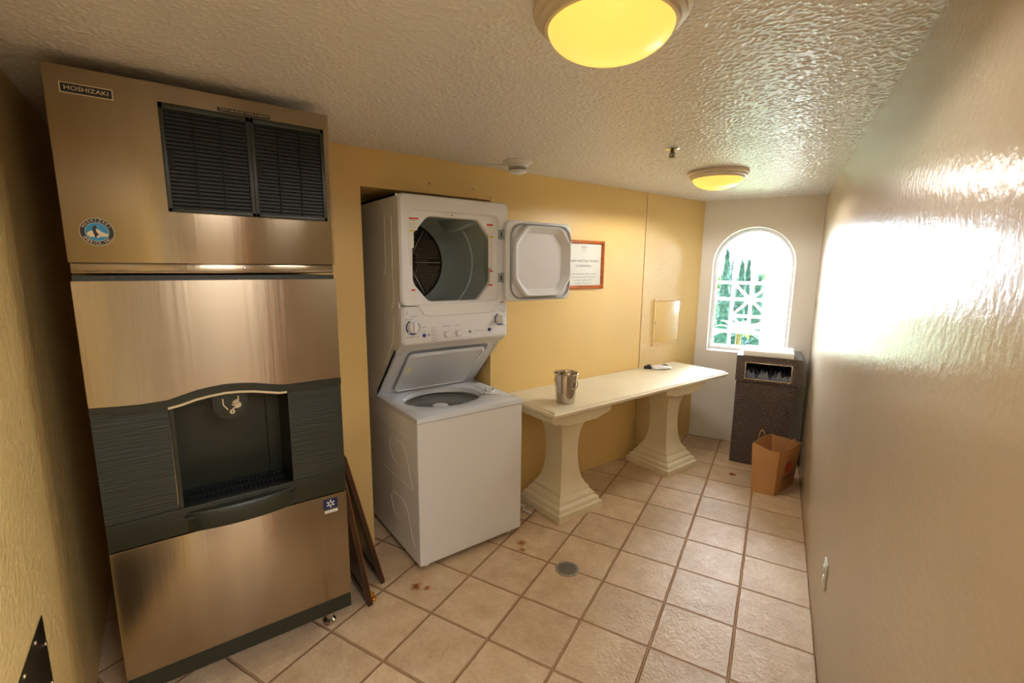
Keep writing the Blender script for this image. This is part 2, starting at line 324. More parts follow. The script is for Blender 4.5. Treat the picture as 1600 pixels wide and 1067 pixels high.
# right wall: ends at a doorway just beside the camera
SE = 4.06
b = MB(); b.loft([[RP(s, z, o_) for s, o_ in ((-.1, 0), (SE, 0), (SE, .12), (-.1, .12))] for z in (0, CEIL)]); st('wall_right', b, m_cream)
b = MB(); b.loft([[RP(s, z, o_) for s, o_ in ((SE, -.004), (SE+.10, -.004), (SE+.10, .14), (SE, .14))] for z in (0, CEIL)]); st('trim_1', b, m_orange)
b = MB(); b.box(.22, .32, WN, -.15, 0, CEIL); st('trim_2', b, m_frame_white)
b = MB(); b.box(1.9, 2.0, -1.9, 1.3, 0, CEIL).box(.42, 2.0, -1.9, -1.8, 0, CEIL).box(.32, .42, -1.9, WN-.0, 0, CEIL).box(.28, 2.0, 1.1, 1.2, 0, CEIL)
b.loft([[(x, y, z) for x, y in ((.20, .62), (.30, .62), (.38, 1.15), (.28, 1.15))] for z in (0, CEIL)]); st('wall_corridor', b, m_carpet)

# window frame, panes, grille
win = thing('window_1', kind='structure', loc=W(UC, ZB, .12))
def arch_loop(ins, off, u0=U0, u1=U1, zb=ZB):
    L = [W(u0+ins, zb+ins, off), W(u1-ins, zb+ins, off)]; r = (u1-u0)/2-ins
    for i in range(25): a = PI*i/24; L.append(W(UC+r*math.cos(a), ZS+r*math.sin(a), off))
    return L
b = MB(); ring(b, [arch_loop(0.002, .13), arch_loop(.028, .13), arch_loop(.028, .19), arch_loop(0.002, .19), arch_loop(0.002, .13)]); obj('window_frame', b, m_frame_white, win)
b = MB(); b.loft([arch_loop(.02, .155), arch_loop(.02, .160)]); obj('pane', b, m_glass, win)
gr = MB(); G0, G1 = .133, UC+(UC-.133); gy = .19
def bar(p, q, wd=.014, dp=.012):
    a = Vector((p[0], p[1])); c = Vector((q[0], q[1])); d = (c-a).normalized(); nrm = Vector((-d.y, d.x))*wd
    P = [a+nrm, a-nrm, c-nrm, c+nrm]; gr.loft([[W(v.x, v.y, gy-dp) for v in P], [W(v.x, v.y, gy+dp) for v in P]])
zs = [.872, 1.015, 1.165, 1.322, 1.475]; uv = [.275, UC, 2*UC-.275]
for u in (uv[0], uv[2]): bar((u, .86), (u, ZS+math.sqrt(RR*RR-(u-UC)**2)-.01))
bar((UC, zs[1]), (UC, 1.955))
for z in (zs[0], zs[1], zs[3], zs[4]): bar((G0-.01, z), (G1+.01, z))
bar((uv[0], zs[2]), (uv[2], zs[2]))
for s in (-1, 1):
    du = (UC-uv[0])*s
    for p, q in (((UC-du, zs[4]), (UC, zs[3])), ((UC, zs[3]), (UC-du, zs[2])), ((UC-du, zs[2]), (UC, zs[1]))): bar(p, q, .012, .010)
obj('window_grille', gr, m_frame_white, win)

# outside: ground, white wing wall, cypresses, trees
b = MB(); c = W(0, -6, 30); b.box(c.x-70, c.x+70, c.y-26, c.y+90, -6.3, -6.0); st('garden_ground', b, m_ground)
b = MB(); b.loft([[W(u, z, o_) for u, o_ in ((.507, 1.2), (1.12, 1.2), (1.12, 1.5), (.507, 1.5))] for z in (-6, 3.6)]); st('wall_wing', b, m_stucco)
def cypress(u, off, top, r, label):
    c = W(u, -6, off); t = thing('cypress_tree', label, 'tree', c, 'cypresses outside the window'); H = top+6
    b = MB(); L = []; n = 22; K = 60
    for k in range(K+1):
        f = k/K; R = r*(min(1, f*9)**.6)*(1-f**2.6)**.8+.02; L.append([(c.x+R*(1+random.uniform(-.16, .16))*math.cos(2*PI*j/n), c.y+R*(1+random.uniform(-.16, .16))*math.sin(2*PI*j/n), -5.5+f*(H-.5)+random.uniform(-.06, .06)) for j in range(n)])
    b.loft(L)
    for k in range(500):
        f = random.random(); R = r*(min(1, f*9)**.6)*(1-f**2.6)**.8; a = random.uniform(0, 2*PI); p = Vector((c.x+R*math.cos(a), c.y+R*math.sin(a), -5.5+f*(H-.5)))
        o_ = Vector((math.cos(a), math.sin(a), 0)); s_ = Vector((-o_.y, o_.x, 0)); q = random.uniform(.08, .2); b.add([p-s_*q*.5, p+s_*q*.5, p+o_*q*.7+Vector((0, 0, q*2.2))], [(0, 1, 2)])
    obj('foliage', b, m_foliage, t, smooth=0); b = MB(); b.lathe([(.12, 0), (.1, 1)], c, 8, caps=True); obj('trunk', b, m_bark, t)
def uat(zx, off):   # window-plane abscissa seen from the room -> abscissa at a greater distance
    return .656+(zx-.656)*(4.67+off)/4.87
cypress(uat(.205, 20), 20, 2.25, .36, 'tallest dark cypress, at the left of the window view')
cypress(uat(.262, 24), 24, 1.95, .30, 'thin cypress just right of the tallest one, behind the left window bar')
cypress(uat(.338, 21), 21, 1.75, .33, 'slim cypress behind the upper left diagonal of the window grille')
cypress(uat(.392, 23), 23, 1.85, .32, 'slim cypress just left of the middle window bar')
cypress(uat(.49, 22), 22, 1.15, .42, 'shorter cypress right of the middle window bar')
def blob_tree(u, off, z, r, label, mt=None, seedn=0):
    c = W(u, -6, off); t = thing('broadleaf_tree', label, 'tree', c, 'rounded trees behind the cypresses'); b = MB(); rnd = random.Random(seedn)
    for k in range(44):
        a = rnd.uniform(0, 2*PI); h = rnd.uniform(-.9, .9); rr = r*math.sqrt(max(.05, 1-h*h))*.8; p = Vector((c.x+rr*math.cos(a), c.y+rr*math.sin(a), z+2.3*r*h)); q = r*rnd.uniform(.35, .55)
        bm = bmesh.new(); bmesh.ops.create_icosphere(bm, subdivisions=3, radius=q)
        for v in bm.verts: v.co *= 1+rnd.uniform(-.13, .13)
        bm.verts.index_update(); b.add([v.co+p for v in bm.verts], [[v.index for v in f.verts] for f in bm.faces]); bm.free()
    obj('foliage', b, mt or m_foliage2, t, smooth=0); b = MB(); b.lathe([(.3, 0), (.2, z+6)], c, 8, caps=True); obj('trunk', b, m_bark, t)
blob_tree(uat(.17, 31), 31, -1.4, 1.25, 'round bright green tree behind the tallest cypress', None, 1)
blob_tree(uat(.32, 35), 35, -1.8, 1.3, 'round green tree behind the thin middle cypresses', None, 2)
blob_tree(uat(.49, 38.5), 38.5, -1.6, 1.5, 'round green tree at the right of the grille view', None, 3)
blob_tree(uat(.18, 28), 28, -5.2, 1.1, 'low dark bushy tree at the lower left of the window view', m_foliage, 4)
blob_tree(uat(.50, 25), 25, -5.0, 1.0, 'low dark bushy tree at the lower right of the window view', m_foliage, 6)
c = W(uat(.355, 15), -6, 15); pt = thing('palm_tree', 'bright green palm with arching fronds low in the window view', 'tree', c)
b = MB(); b.lathe([(.14, 0), (.1, 5.2)], c, 10, caps=True); obj('trunk', b, m_bark, pt); b = MB()
for k in range(22):
    a = random.uniform(0, 2*PI); e = random.uniform(.1, 1.1); pts = []; Lf = 1.05
    for i in range(7):
        f = i/6; pts.append(Vector((c.x+math.cos(a)*Lf*f*math.cos(e*(1-f)), c.y+math.sin(a)*Lf*f*math.cos(e*(1-f)), -.85+Lf*(f*math.sin(e)-.55*f*f))))
    s_ = Vector((-math.sin(a), math.cos(a), 0)); wds = [.03, .12, .16, .16, .13, .08, .01]
    b.loft([[p-s_*w_, p+Vector((0, 0, .02)), p+s_*w_, p-Vector((0, 0, .02))] for p, w_ in zip(pts, wds)])
obj('fronds', b, m_frond, pt)

# ------------------------------------------------------------------ ceiling fixtures
def lamp(x, y, label):
    t = thing('ceiling_light', label, 'ceiling lamp', (x, y, CEIL), 'dome ceiling lights')
    b = MB(); b.lathe([(.02, -.001), (.176, -.001), (.180, -.008), (.178, -.018), (.168, -.024), (.166, -.033), (.156, -.038), (.152, -.046), (.140, -.048), (.138, -.02)], (x, y, CEIL), 64); obj('rim', b, m_rim, t)
    b = MB(); b.lathe([(.145*math.cos(a), -.042-.068*math.sin(a)) for a in [PI/2*i/16 for i in range(17)]], (x, y, CEIL), 64); obj('glass_shade', b, m_dome, t, smooth=1)
    return t
lamp(-.815, .885, 'big yellow glass dome lamp at the top edge, nearest the camera')
lamp(-1.675, 2.84, 'small-looking yellow dome lamp on the ceiling near the window')
for (x, y, e) in ((-.815, .885, 9.5), (-1.675, 2.84, 23)):
    for k in range(6):
        light('lamp_bulb', 'SPOT', (x+.11*math.cos(k*PI/3+.2), y+.11*math.sin(k*PI/3+.2), CEIL-.13), e/6, (1, .96, .90), shadow_soft_size=0, spot_size=math.radians(176), spot_blend=.25)
sx, sy = -2.235, 1.70
t = thing('smoke_detector', 'round white smoke detector on the ceiling above the dryer door', 'smoke detector', (sx, sy, CEIL))
b = MB(); b.lathe([(.0, -.0), (.085, -.001), (.086, -.008), (.078, -.013), (.066, -.018), (.058, -.03), (.056, -.034)], (sx, sy, CEIL), 40); obj('base', b, m_whitepl, t)
b = MB(); b.lathe([(.050, -.03), (.050, -.050)], (sx, sy, CEIL), 40); obj('vent_band', b, m_dark, t)
b = MB()
for z in (-.034, -.041): b.lathe([(.048, z), (.0555, z), (.0555, z-.003), (.048, z-.003)], (sx, sy, CEIL), 40)
b.lathe([(.05, -.048), (.055, -.05), (.053, -.058), (.04, -.066), (.0, -.069)], (sx, sy, CEIL), 40); obj('cap', b, m_whitepl, t)
sx, sy = -1.506, 2.124
t = thing('fire_sprinkler', 'small steel sprinkler head hanging from the ceiling', 'sprinkler', (sx, sy, CEIL))
b = MB(); b.lathe([(0, -.001), (.036, -.001), (.036, -.003), (.026, -.009), (.01, -.009)], (sx, sy, CEIL), 32); obj('escutcheon', b, m_steel_edge, t)
b = MB(); b.lathe([(.009, -.005), (.009, -.022), (.004, -.024), (.004, -.036)], (sx, sy, CEIL), 16); b.tube([(sx-.012, sy, CEIL-.02), (sx-.014, sy, CEIL-.03), (sx-.004, sy, CEIL-.042), (sx+.004, sy, CEIL-.042), (sx+.014, sy, CEIL-.03), (sx+.012, sy, CEIL-.02)], .003, 6); b.lathe([(.0, -.041), (.016, -.042), (.016, -.045), (0, -.046)], (sx, sy, CEIL), 20); obj('head', b, m_mesh, t)
b = MB(); b.tube([(-2.455, 1.45, CEIL-.006), (-2.44, 1.52, CEIL-.004), (-2.40, 1.58, CEIL-.006), (-2.36, 1.66, CEIL-.005), (-2.30, 1.69, CEIL-.006)], .004, 8); tag(obj('ceiling_cable', b, m_whitepl, loc=(-2.4, 1.6, CEIL)), 'thin white cable along the ceiling edge, running to the smoke detector', 'cable')

# ------------------------------------------------------------------ ice dispenser (lower) and ice maker (upper)
Y0, Y1, FX, BX = -.217, .55, -1.90, -2.455
t = thing('ice_dispenser', 'tall stainless hotel ice dispenser with a dark recessed niche, standing on the floor', 'ice dispenser', (-2.18, .166, 0))
b = MB(); b.box(BX, FX-.022, Y0+.004, -.02, .16, 1.572).box(BX, FX-.022, .366, Y1-.004, .16, 1.572).box(BX, FX-.24, -.02, .366, .16, 1.572).box(BX, FX-.022, -.02, .366, .16, .72).box(BX, FX-.022, -.02, .366, 1.2, 1.572); obj('cabinet', b, m_steel, t)
AR = [(-.217, 1.166), (-.15, 1.160), (-.09, 1.157), (-.02, 1.159), (.02, 1.170), (.06, 1.181), (.10, 1.187), (.146, 1.191), (.19, 1.189), (.236, 1.183), (.28, 1.173), (.32, 1.164), (.356, 1.160), (.41, 1.160), (.46, 1.161), (.55, 1.160)]
b = MB(); poly = [(y, z) for y, z in AR]+[(Y1, 1.557), (Y0, 1.557)]
b.prism(poly, FX-.02, FX); obj('upper_panel', b, m_steel, t)
b = MB(); b.box(FX-.03, FX-.012, Y0+.003, Y1-.003, 1.558, 1.574); obj('top_gap_strip', b, m_blackpl, t)
b = MB(); nlt = .0
lo = [(y, z-.028) for y, z in AR]
b.prism([(y, z-.001) for y, z in AR]+lo[::-1], FX-.02, FX+.004); obj('arched_trim', b, m_blackpl, t)
b = MB(); b.prism([(Y0, .765), (-.022, .765)]+[(y, z-.028) for y, z in AR[:4]][::-1], FX-.02, FX-.004); obj('fascia_side', b, m_blackrib, t); b = MB(); b.prism([(.350, .765), (Y1, .765), (Y1, 1.132), (.46, 1.133), (.41, 1.132), (.356, 1.132), (.350, 1.132)], FX-.02, FX-.004)
obj('fascia_side', b, m_blackrib, t)
b = MB(); b.box(FX-.02, FX+.001, Y0, Y1, .672, .766, .003)
L = []
for i in range(15):
    f = i/14; y = -.002+.352*f; x = FX+.001+.034*math.sin(PI*f)**.6; L.append([(x-.03, y, .676), (x, y, .676), (x+.004, y, .70), (x+.004, y, .742), (x, y, .748), (x-.03, y, .748)])
b.loft(L); obj('fascia_bottom', b, m_blackpl, t)
b = MB(); NY0, NY1, NX = -.006, .352, FX-.225
b.box(NX-.01, NX, NY0, NY1, .73, 1.17); b.box(NX, FX-.006, NY0-.012, NY0, .73, 1.165); b.box(NX, FX-.006, NY1, NY1+.012, .73, 1.165); b.box(NX, FX-.006, NY0, NY1, 1.165, 1.175)
b.box(NX, NX+.02, NY1-.05, NY1-.045, .75, 1.165); obj('niche_lining', b, m_blackpl, t)
b = MB(); b.box(NX, FX+.018, NY0, NY1, .725, .738)
for k in range(22): b.box(NX+.01, FX-.002, NY0+.012+k*.0155, NY0+.018+k*.0155, .738, .744)
for k in range(4): b.box(NX+.03+k*.055, NX+.036+k*.055, NY0+.01, NY1-.01, .738, .745)
obj('drip_grate', b, m_dark, t)
b = MB(); b.tube([(FX+.006, y, z-.0315) for y, z in [(-.02, 1.163)]+AR[4:12]+[(.346, 1.163)]], .0045, 6); obj('light_trim_line', b, m_cream_ink, t)
ch = MB(); P0 = [(.105, 1.15), (.215, 1.15), (.213, 1.10), (.195, 1.068), (.18, 1.058), (.142, 1.058), (.127, 1.068), (.107, 1.10)]
ch.loft([[(FX-.06, y, z) for y, z in P0], [(FX-.012, y, z) for y, z in P0]])
chute = obj('dispense_paddle', ch, m_blackpl, t)
b = MB(); X = FX-.0105
def stroke(mb, pts, wd, x=X):
    for p, q in zip(pts, pts[1:]):
        a = Vector(p); c = Vector(q); d = (c-a).normalized(); nr = Vector((-d.y, d.x))*wd; mb.prism([tuple(a+nr), tuple(a-nr), tuple(c-nr), tuple(c+nr)], x, x+.0006)
stroke(b, [(.138, 1.135), (.139, 1.112), (.152, 1.093)], .0018); stroke(b, [(.186, 1.140), (.187, 1.122)], .0018)
b.prism([(.171, 1.098), (.182, 1.094), (.193, 1.099), (.195, 1.110), (.189, 1.117), (.176, 1.108)], X, X+.0006)
for p, q in (((.189, 1.114), (.179, 1.127)), ((.185, 1.112), (.172, 1.124)), ((.181, 1.109), (.167, 1.119)), ((.178, 1.105), (.165, 1.110)), ((.175, 1.098), (.166, 1.094))): stroke(b, [p, q], .0022)
for k in range(6): a = k*PI/3; b.prism([(.165+.006*math.cos(a)+.004*math.cos(q), 1.084+.006*math.sin(a)+.004*math.sin(q)) for q in (0, 1.57, 3.14, 4.71)], X, X+.0006)
obj('hand_icon', b, m_cream_ink, chute)
b = MB(); b.box(FX-.02, FX, Y0, Y1, .192, .668, .0025); lp = obj('lower_panel', b, m_steel, t)
b = MB(); b.box(FX-.02, FX-.004, Y0+.002, Y1-.002, .125, .190); obj('kick_strip', b, m_blackpl, t)
b = MB(); b.box(FX+.0002, FX+.001, .455, .512, .608, .652); b.cur = 1
for k in range(6):
    a = k*PI/3+.5; cy, cz = .4835, .630
    q = [(cy+r*math.cos(a+da), cz+r*math.sin(a+da)) for r, da in ((.003, 0), (.010, .35), (.017, .12), (.017, -.12), (.010, -.35))]; b.prism(q, FX+.001, FX+.0014)
obj('snowflake_sticker', b, [m_navy, m_label], lp)
b = MB(); b.box(FX+.0002, FX+.001, .459, .510, .590, .602); b.cur = 1; text(b, 'Manitowoc', (FX+.0012, .4845, .596), (0, 1, 0), (0, 0, 1), .042, .008); obj('name_sticker', b, [m_label, m_ink], lp)
for y in (Y0+.06, Y1-.07):
    b = MB(); b.lathe([(.018, 0), (.026, .004), (.026, .02), (.015, .03), (.015, .16)], (FX-.11, y, 0), 20, caps=True); obj('foot', b, m_steel_edge, t)
    b = MB(); b.lathe([(.018, 0), (.026, .004), (.026, .02), (.015, .03), (.015, .16)], (BX+.06, y, 0), 20, caps=True); obj('foot', b, m_steel_edge, t)

t = thing('ice_maker', 'stainless ice machine head with black air filter grilles, mounted on top of the dispenser', 'ice maker', (-2.18, .166, 1.576))
b = MB(); b.box(BX, FX-.012, Y0+.004, Y1-.004, 1.580, 2.158, .003); obj('cabinet', b, m_steel, t)
b = MB(); b.box(FX-.012, FX, Y0, Y1, 1.612, 2.163, .004)
b.tube([(FX-.002, Y1-.002, 1.612), (FX-.002, Y1-.002, 2.16)], .003, 8); fp = obj('front_panel', b, m_steel, t)
b = MB(); b.box(FX-.02, FX-.003, Y0+.004, Y1-.006, 1.584, 1.610, .002); b.tube([(FX-.004, Y0+.004, 1.585), (FX-.004, Y1-.006, 1.587)], .003, 8); lip = obj('lower_lip', b, m_steel, t)
b = MB(); b.lathe([(0, .0035), (.004, .003), (.006, 0)], (FX-.003, .24, 1.598), 12, 'x'); obj('screw', b, m_steel_edge, lip)
for (a, c) in ((.038, .288), (.288, .53)):
    z0, z1 = 1.776, 2.106
    b = MB(); fr = .013
    b.box(FX, FX+.010, a, c, z1-fr*1.4, z1, .002).box(FX, FX+.010, a, c, z0, z0+fr, .002).box(FX, FX+.010, a, a+fr, z0, z1, .002).box(FX, FX+.010, c-fr, c, z0, z1, .002)
    f = obj('air_filter', b, m_blackpl, t)
    b = MB(); b.box(FX+.0005, FX+.0015, a+fr, c-fr, z0+fr, z1-fr); obj('filter_backing', b, m_dark, f)
    b = MB(); N = 24
    for k in range(N):
        z = z0+fr+.004+k*(z1-z0-2.6*fr)/N; b.loft([[(FX+.0018, y, z+.007), (FX+.0085, y, z+.003), (FX+.0085, y, z+.0015), (FX+.0018, y, z+.0045)] for y in (a+fr, c-fr)])
    for k in (1, 2): y = a+fr+(c-a-2*fr)*k/3-.002; b.box(FX+.002, FX+.0095, y, y+.003, z0+fr, z1-fr*1.3)
    b.box(FX+.002, FX+.0098, a+fr-.001, a+fr+.016, 1.915, 1.965); obj('louvres', b, m_louvre, f)
b = MB(); b.box(FX+.0002, FX+.001, .198, .353, 2.111, 2.123); b.cur = 1; text(b, 'CLEAN AIR FILTER TWICE A MONTH', (FX+.0012, .2755, 2.117), (0, 1, 0), (0, 0, 1), .145, .008); obj('notice_strip', b, [m_black, m_cream_ink], fp)
b = MB(); b.box(FX+.0002, FX+.0008, -.1835, -.0665, 2.0885, 2.1175); b.cur = 1; b.box(FX+.0008, FX+.0014, -.181, -.069, 2.091, 2.115); b.cur = 0
npc = (FX+.0016, -.125, 2.103); text(b, 'HOSHIZAKI', npc, (0, 1, 0), (0, 0, 1), .096, .0165)
obj('name_plate', b, [m_cream_ink, m_black], fp)
b = MB(); ey, ez = -.142, 1.704
def ell(a, c, x, n=40): return [(x, ey+a*math.cos(2*PI*i/n), ez+c*math.sin(2*PI*i/n)) for i in range(n)]
b.cur = 2; b.loft([ell(.040, .0405, FX+.0002), ell(.040, .0405, FX+.0006)]); b.cur = 0; b.loft([ell(.0388, .0393, FX+.0006), ell(.0388, .0393, FX+.001)])
b.cur = 2; b.loft([ell(.0275, .0278, FX+.001), ell(.0275, .0278, FX+.0013)]); b.cur = 1; b.loft([ell(.0265, .0268, FX+.0013), ell(.0265, .0268, FX+.0016)])
b.cur = 2; sc = .0011
def ep(pts, x): b.prism([(ey+p*sc, ez+q*sc) for p, q in pts], FX+x, FX+x+.0003)
ep([(-22, -6), (-17, 1), (-8, 4), (0, 2), (3, 7), (10, 0), (14, -1), (23, -6), (22, -12), (14, -12), (-14, -14), (-19, -10)], .0016)
b.cur = 0; ep([(-7, 14), (-5, 17), (-1, 17), (2, 14), (0, 11), (-2, 8), (-1, 0), (3, -6), (5, -9), (1, -8), (-3, -15), (-5, -14), (-8, -2), (-9, 6)], .0019)
b.cur = 2; ep([(1, 16), (6, 15), (2, 14)], .0022); ep([(-2, 9), (2, 7), (6, 0), (7, -8), (4, -14), (-2, -17), (-1, -12), (5, -9), (3, -6), (-1, 0)], .00215)
for s_, a0, a1, flip in (('HOSHIZAKI', 152, 28, 1), ('AMERICA,INC.', 208, 332, -1)):
    for i, chh in enumerate(s_):
        a = math.radians(a0+(a1-a0)*i/(len(s_)-1)); c = (FX+.0012, ey+.0333*math.cos(a), ez+.0335*math.sin(a)); rad = Vector((0, math.cos(a), math.sin(a)))*flip; tan = Vector((0, rad.z, -rad.y)); text(b, chh, c, tan, rad, None, .0105)
obj('round_emblem', b, [m_black, m_cyan, m_cream_ink], fp)

# ------------------------------------------------------------------ laundry centre
LY0, LY1, DX, WXF, LB = .965, 1.635, -2.23, -2.08, -2.90
t = thing('laundry_tower', 'white stacked washer and dryer with both lids open, standing half inside the wall alcove', 'washer dryer', (-2.47, 1.3, 0))
b = MB()
def wc(z, i_): return [(x, y, z) for _, x, y in rrect(LB+i_, WXF-i_, LY0+i_, LY1-i_, .008, 0, 3)]
ring(b, [wc(.035, .003), wc(.038, 0), wc(.820, 0), wc(.823, .003), wc(.823, .012), wc(.05, .012)]); b.box(LB+.01, WXF-.01, LY0+.01, LY1-.01, .036, .042); obj('washer_cabinet', b, m_white, t)
emb = MB()   # pressed grooves of the side panel
for z, dz in ((.70, 0), (.42, .0)): emb.tube([(-2.17, LY0-.0005, z+.02), (-2.55, LY0-.0005, z+.02)], .0015, 4)
for z in (.60, .27):
    emb.tube([(-2.14, LY0, z-.15), (-2.18, LY0, z-.10), (-2.22, LY0, z+.02), (-2.27, LY0, z+.06), (-2.42, LY0, z+.06), (-2.46, LY0, z+.02), (-2.42, LY0, z-.06), (-2.34, LY0, z-.08)], .0018, 5)
obj('side_pressing', emb, m_white, t)
b = MB(); OY, OX, TY, TX = .240, .190, 1.275, -2.385
def oval(z, k=1.0, n=48): return [(TX+OX*k*math.cos(2*PI*i/n), TY+OY*k*math.sin(2*PI*i/n), z) for i in range(n)]
def sq(z, x0, x1, y0, y1, n=48):
    L = []
    for i in range(n):
        a = 2*PI*i/n; c, s = math.cos(a), math.sin(a); k = 1/max(abs(c), abs(s)); k = min(k, 1e9)
        cx_, cy_ = (x0+x1)/2, (y0+y1)/2; L.append((cx_+(x1-x0)/2*max(-1, min(1, c*k)), cy_+(y1-y0)/2*max(-1, min(1, s*k)), z))
    return L
xb = -2.66
b.loft([sq(.825, xb, WXF+.004, LY0-.002, LY1+.002), sq(.848, xb, WXF+.002, LY0-.001, LY1+.001), sq(.855, xb, WXF-.012, LY0+.01, LY1-.01), oval(.853, 1.13), oval(.846, 1.05), oval(.846, 1.0), oval(.82, .98)], caps=False)
deck = obj('washer_deck', b, m_deck, t, smooth=.9)
b = MB(); b.box(-2.52, -2.16, 1.555, 1.61, .850, .856, .002); 
b = MB(); b.loft([[(x, y, z) for x, y in ((-2.52, y0), (-2.15, y0), (-2.15, y1), (-2.52, y1))] for y0, y1, z in ((1.548, 1.618, .8553), (1.552, 1.614, .8556))]); obj('dispenser_channel', b, m_whitepl, deck)
b = MB(); b.lathe([(.0, .0), (.042, .0), (.042, .006), (.030, .010), (.026, .018), (.022, .020), (.018, .012), (0, .012)], (-2.27, 1.535, .855), 24); b.box(-2.277, -2.263, 1.505, 1.511, .87, .897, .002).box(-2.277, -2.263, 1.558, 1.564, .87, .885, .002); obj('softener_cup', b, m_whitepl, deck)
b = MB(); b.lathe([(.25, .80-.3), (.25, .50), (.24, .40), (.05, .38)], (TX-.02, TY, 0), 48)
b = MB(); b.lathe([(.262, .825), (.264, .79), (.245, .785), (.25, .77), (.262, .765), (.262, .74), (.245, .735), (.25, .715), (.262, .71), (.262, .68), (.25, .67), (.25, .45), (.2, .42), (.04, .42)], (TX-.03, TY, 0), 56); tub = obj('tub', b, m_tub, t)
b = MB(); b.lathe([(.0, .79), (.045, .788), (.055, .77), (.06, .6), (.08, .45)], (TX-.03, TY, 0), 32); obj('agitator', b, m_whitepl, tub)
# sloping backsplash between washer deck and dryer
bx0, bz0, bx1, bz1 = -2.615, .852, -2.319, 1.158
sd = Vector((bx1-bx0, 0, bz1-bz0)).normalized(); sn = Vector((sd.z, 0, -sd.x)); SL = math.hypot(bx1-bx0, bz1-bz0)
def S(y, s, o_=0): return Vector((bx0, y, bz0))+sd*s+sn*o_
b = MB()
def srect(y0, y1, s0, s1, r, o_, n=5): return [S(y, s, o_) for _, y, s in rrect(y0, y1, s0, s1, r, 0, n)]
b.loft([srect(LY0, LY1, 0, SL, .004, -.02), srect(LY0, LY1, 0, SL, .004, 0), srect(1.035, 1.570, .02, SL-.008, .045, 0), srect(1.045, 1.560, .03, SL-.018, .04, -.03)], caps=True); obj('backsplash', b, m_deck, t)
b = MB()
for y in (LY0+.03, LY1-.03):
    b = MB(); c = S(y, SL-.03, .002); b.loft([[c+sn*h+Vector((0, math.cos(a), 0))*r+sd*math.sin(a)*r for a in [2*PI*i/10 for i in range(10)]] for h, r in ((0, .006), (.002, .004))])
    obj('trim_screw', b, m_grey, t)
# upper side body
b = MB(); prof = [(LB, .822), (bx0, .825), (bx0, .852), (bx1, bz1), (DX-.035, 1.19), (DX-.035, 1.955), (DX-.045, 1.965), (LB, 1.965)]
for y0, y1 in ((LY0, LY0+.012), (LY1-.012, LY1)): b.loft([[(x, y, z) for x, z in prof] for y in (y0, y1)])
b.box(LB, DX-.04, LY0, LY1, 1.953, 1.965).box(LB, LB+.01, LY0, LY1, .82, 1.965); obj('dryer_cabinet', b, m_white, t)
emb = MB(); emb.tube([(-2.33, LY0, 1.86), (-2.33, LY0, 1.42), (-2.36, LY0, 1.38)], .0016, 5); emb.tube([(-2.42, LY0, 1.86), (-2.42, LY0, 1.60), (-2.45, LY0, 1.56)], .0016, 5); emb.tube([(-2.33, LY0, 1.34), (-2.36, LY0, 1.2), (-2.5, LY0, 1.05)], .0016, 5); obj('side_pressing', emb, m_white, t)
# dryer front with recessed octagonal mouth
def octo(y0, y1, z0, z1, ch, x, r=.012):
    P = [(y1-ch[0], z1), (y0+ch[0], z1), (y0, z1-ch[1]), (y0, z0+ch[1]), (y0+ch[0], z0), (y1-ch[0], z0), (y1, z0+ch[1]), (y1, z1-ch[1])]; L = []
    for i in range(8):
        p = Vector(P[i]); a = Vector(P[i-1]); c = Vector(P[(i+1) % 8]); da = (a-p).normalized()*r; dc = (c-p).normalized()*r
        for k in range(3): f = k/2; q = (p+da)*(1-f)**2+p*2*f*(1-f)+(p+dc)*f*f; L.append((x, q.x, q.y))
    return L
def rr24(y0, y1, z0, z1, r, x): return [rrect(y0, y1, z0, z1, r, x, 5)[i] for i in range(24)]
b = MB()
def align(L):  # start loops at the same angle so lofts do not twist
    cy = sum(p[1] for p in L)/len(L); cz = sum(p[2] for p in L)/len(L)
    return L
FR = [rr24(LY0, LY1, 1.405, 1.965, .03, DX-.035), rr24(LY0, LY1, 1.405, 1.965, .03, DX-.012), rr24(LY0+.010, LY1-.010, 1.408, 1.957, .025, DX),
      rr24(1.012, 1.572, 1.408, 1.893, .045, DX), rr24(1.020, 1.564, 1.410, 1.885, .04, DX-.016)]
OC = [octo(1.038, 1.528, 1.418, 1.866, (.088, .10), DX-.018, .02), octo(1.042, 1.524, 1.422, 1.862, (.088, .10), DX-.026, .02), octo(1.043, 1.523, 1.423, 1.861, (.085, .10), DX-.045, .02)]
def rot_to(L, ang):
    cy = sum(p[1] for p in L)/len(L); cz = sum(p[2] for p in L)/len(L); k = min(range(len(L)), key=lambda i: abs(((math.atan2(L[i][2]-cz, L[i][1]-cy)-ang+PI) % (2*PI))-PI)); return L[k:]+L[:k]
ring(b, [rot_to(L, .0) for L in FR+OC]); obj('dryer_front', b, m_white, t, smooth=.5)
b = MB(); b.lathe([(.292, DX-.050), (.305, DX-.056), (.305, DX-.07), (.305, DX-.30), (.312, DX-.305), (.312, DX-.32), (.305, DX-.325), (.305, DX-.52), (.25, DX-.615)], (0, 1.28, 1.63), 64, 'x')
dr = obj('drum', b, m_drum, t)
b = MB()
for a0 in (.9, .9+2*PI/3, .9+4*PI/3):
    L = []; b = MB()
    for k in range(7):
        x = DX-.09-.40*k/6; hgt = .075*math.sin(PI*min(1, max(.05, k/6)))**.5; L.append([(x, 1.28+(.304-hh)*math.cos(a0+da), 1.63+(.304-hh)*math.sin(a0+da)) for da, hh in ((-.12, 0), (-.05, hgt*.8), (0, hgt), (.05, hgt*.8), (.12, 0))])
    b.loft(L); obj('drum_baffle', b, m_drum, dr)
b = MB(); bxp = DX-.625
b.lathe([(.0, .012), (.05, .012), (.055, .0), (.248, .0), (.26, -.01)], (bxp, 1.28, 1.63), 48, 'x'); b.cur = 1
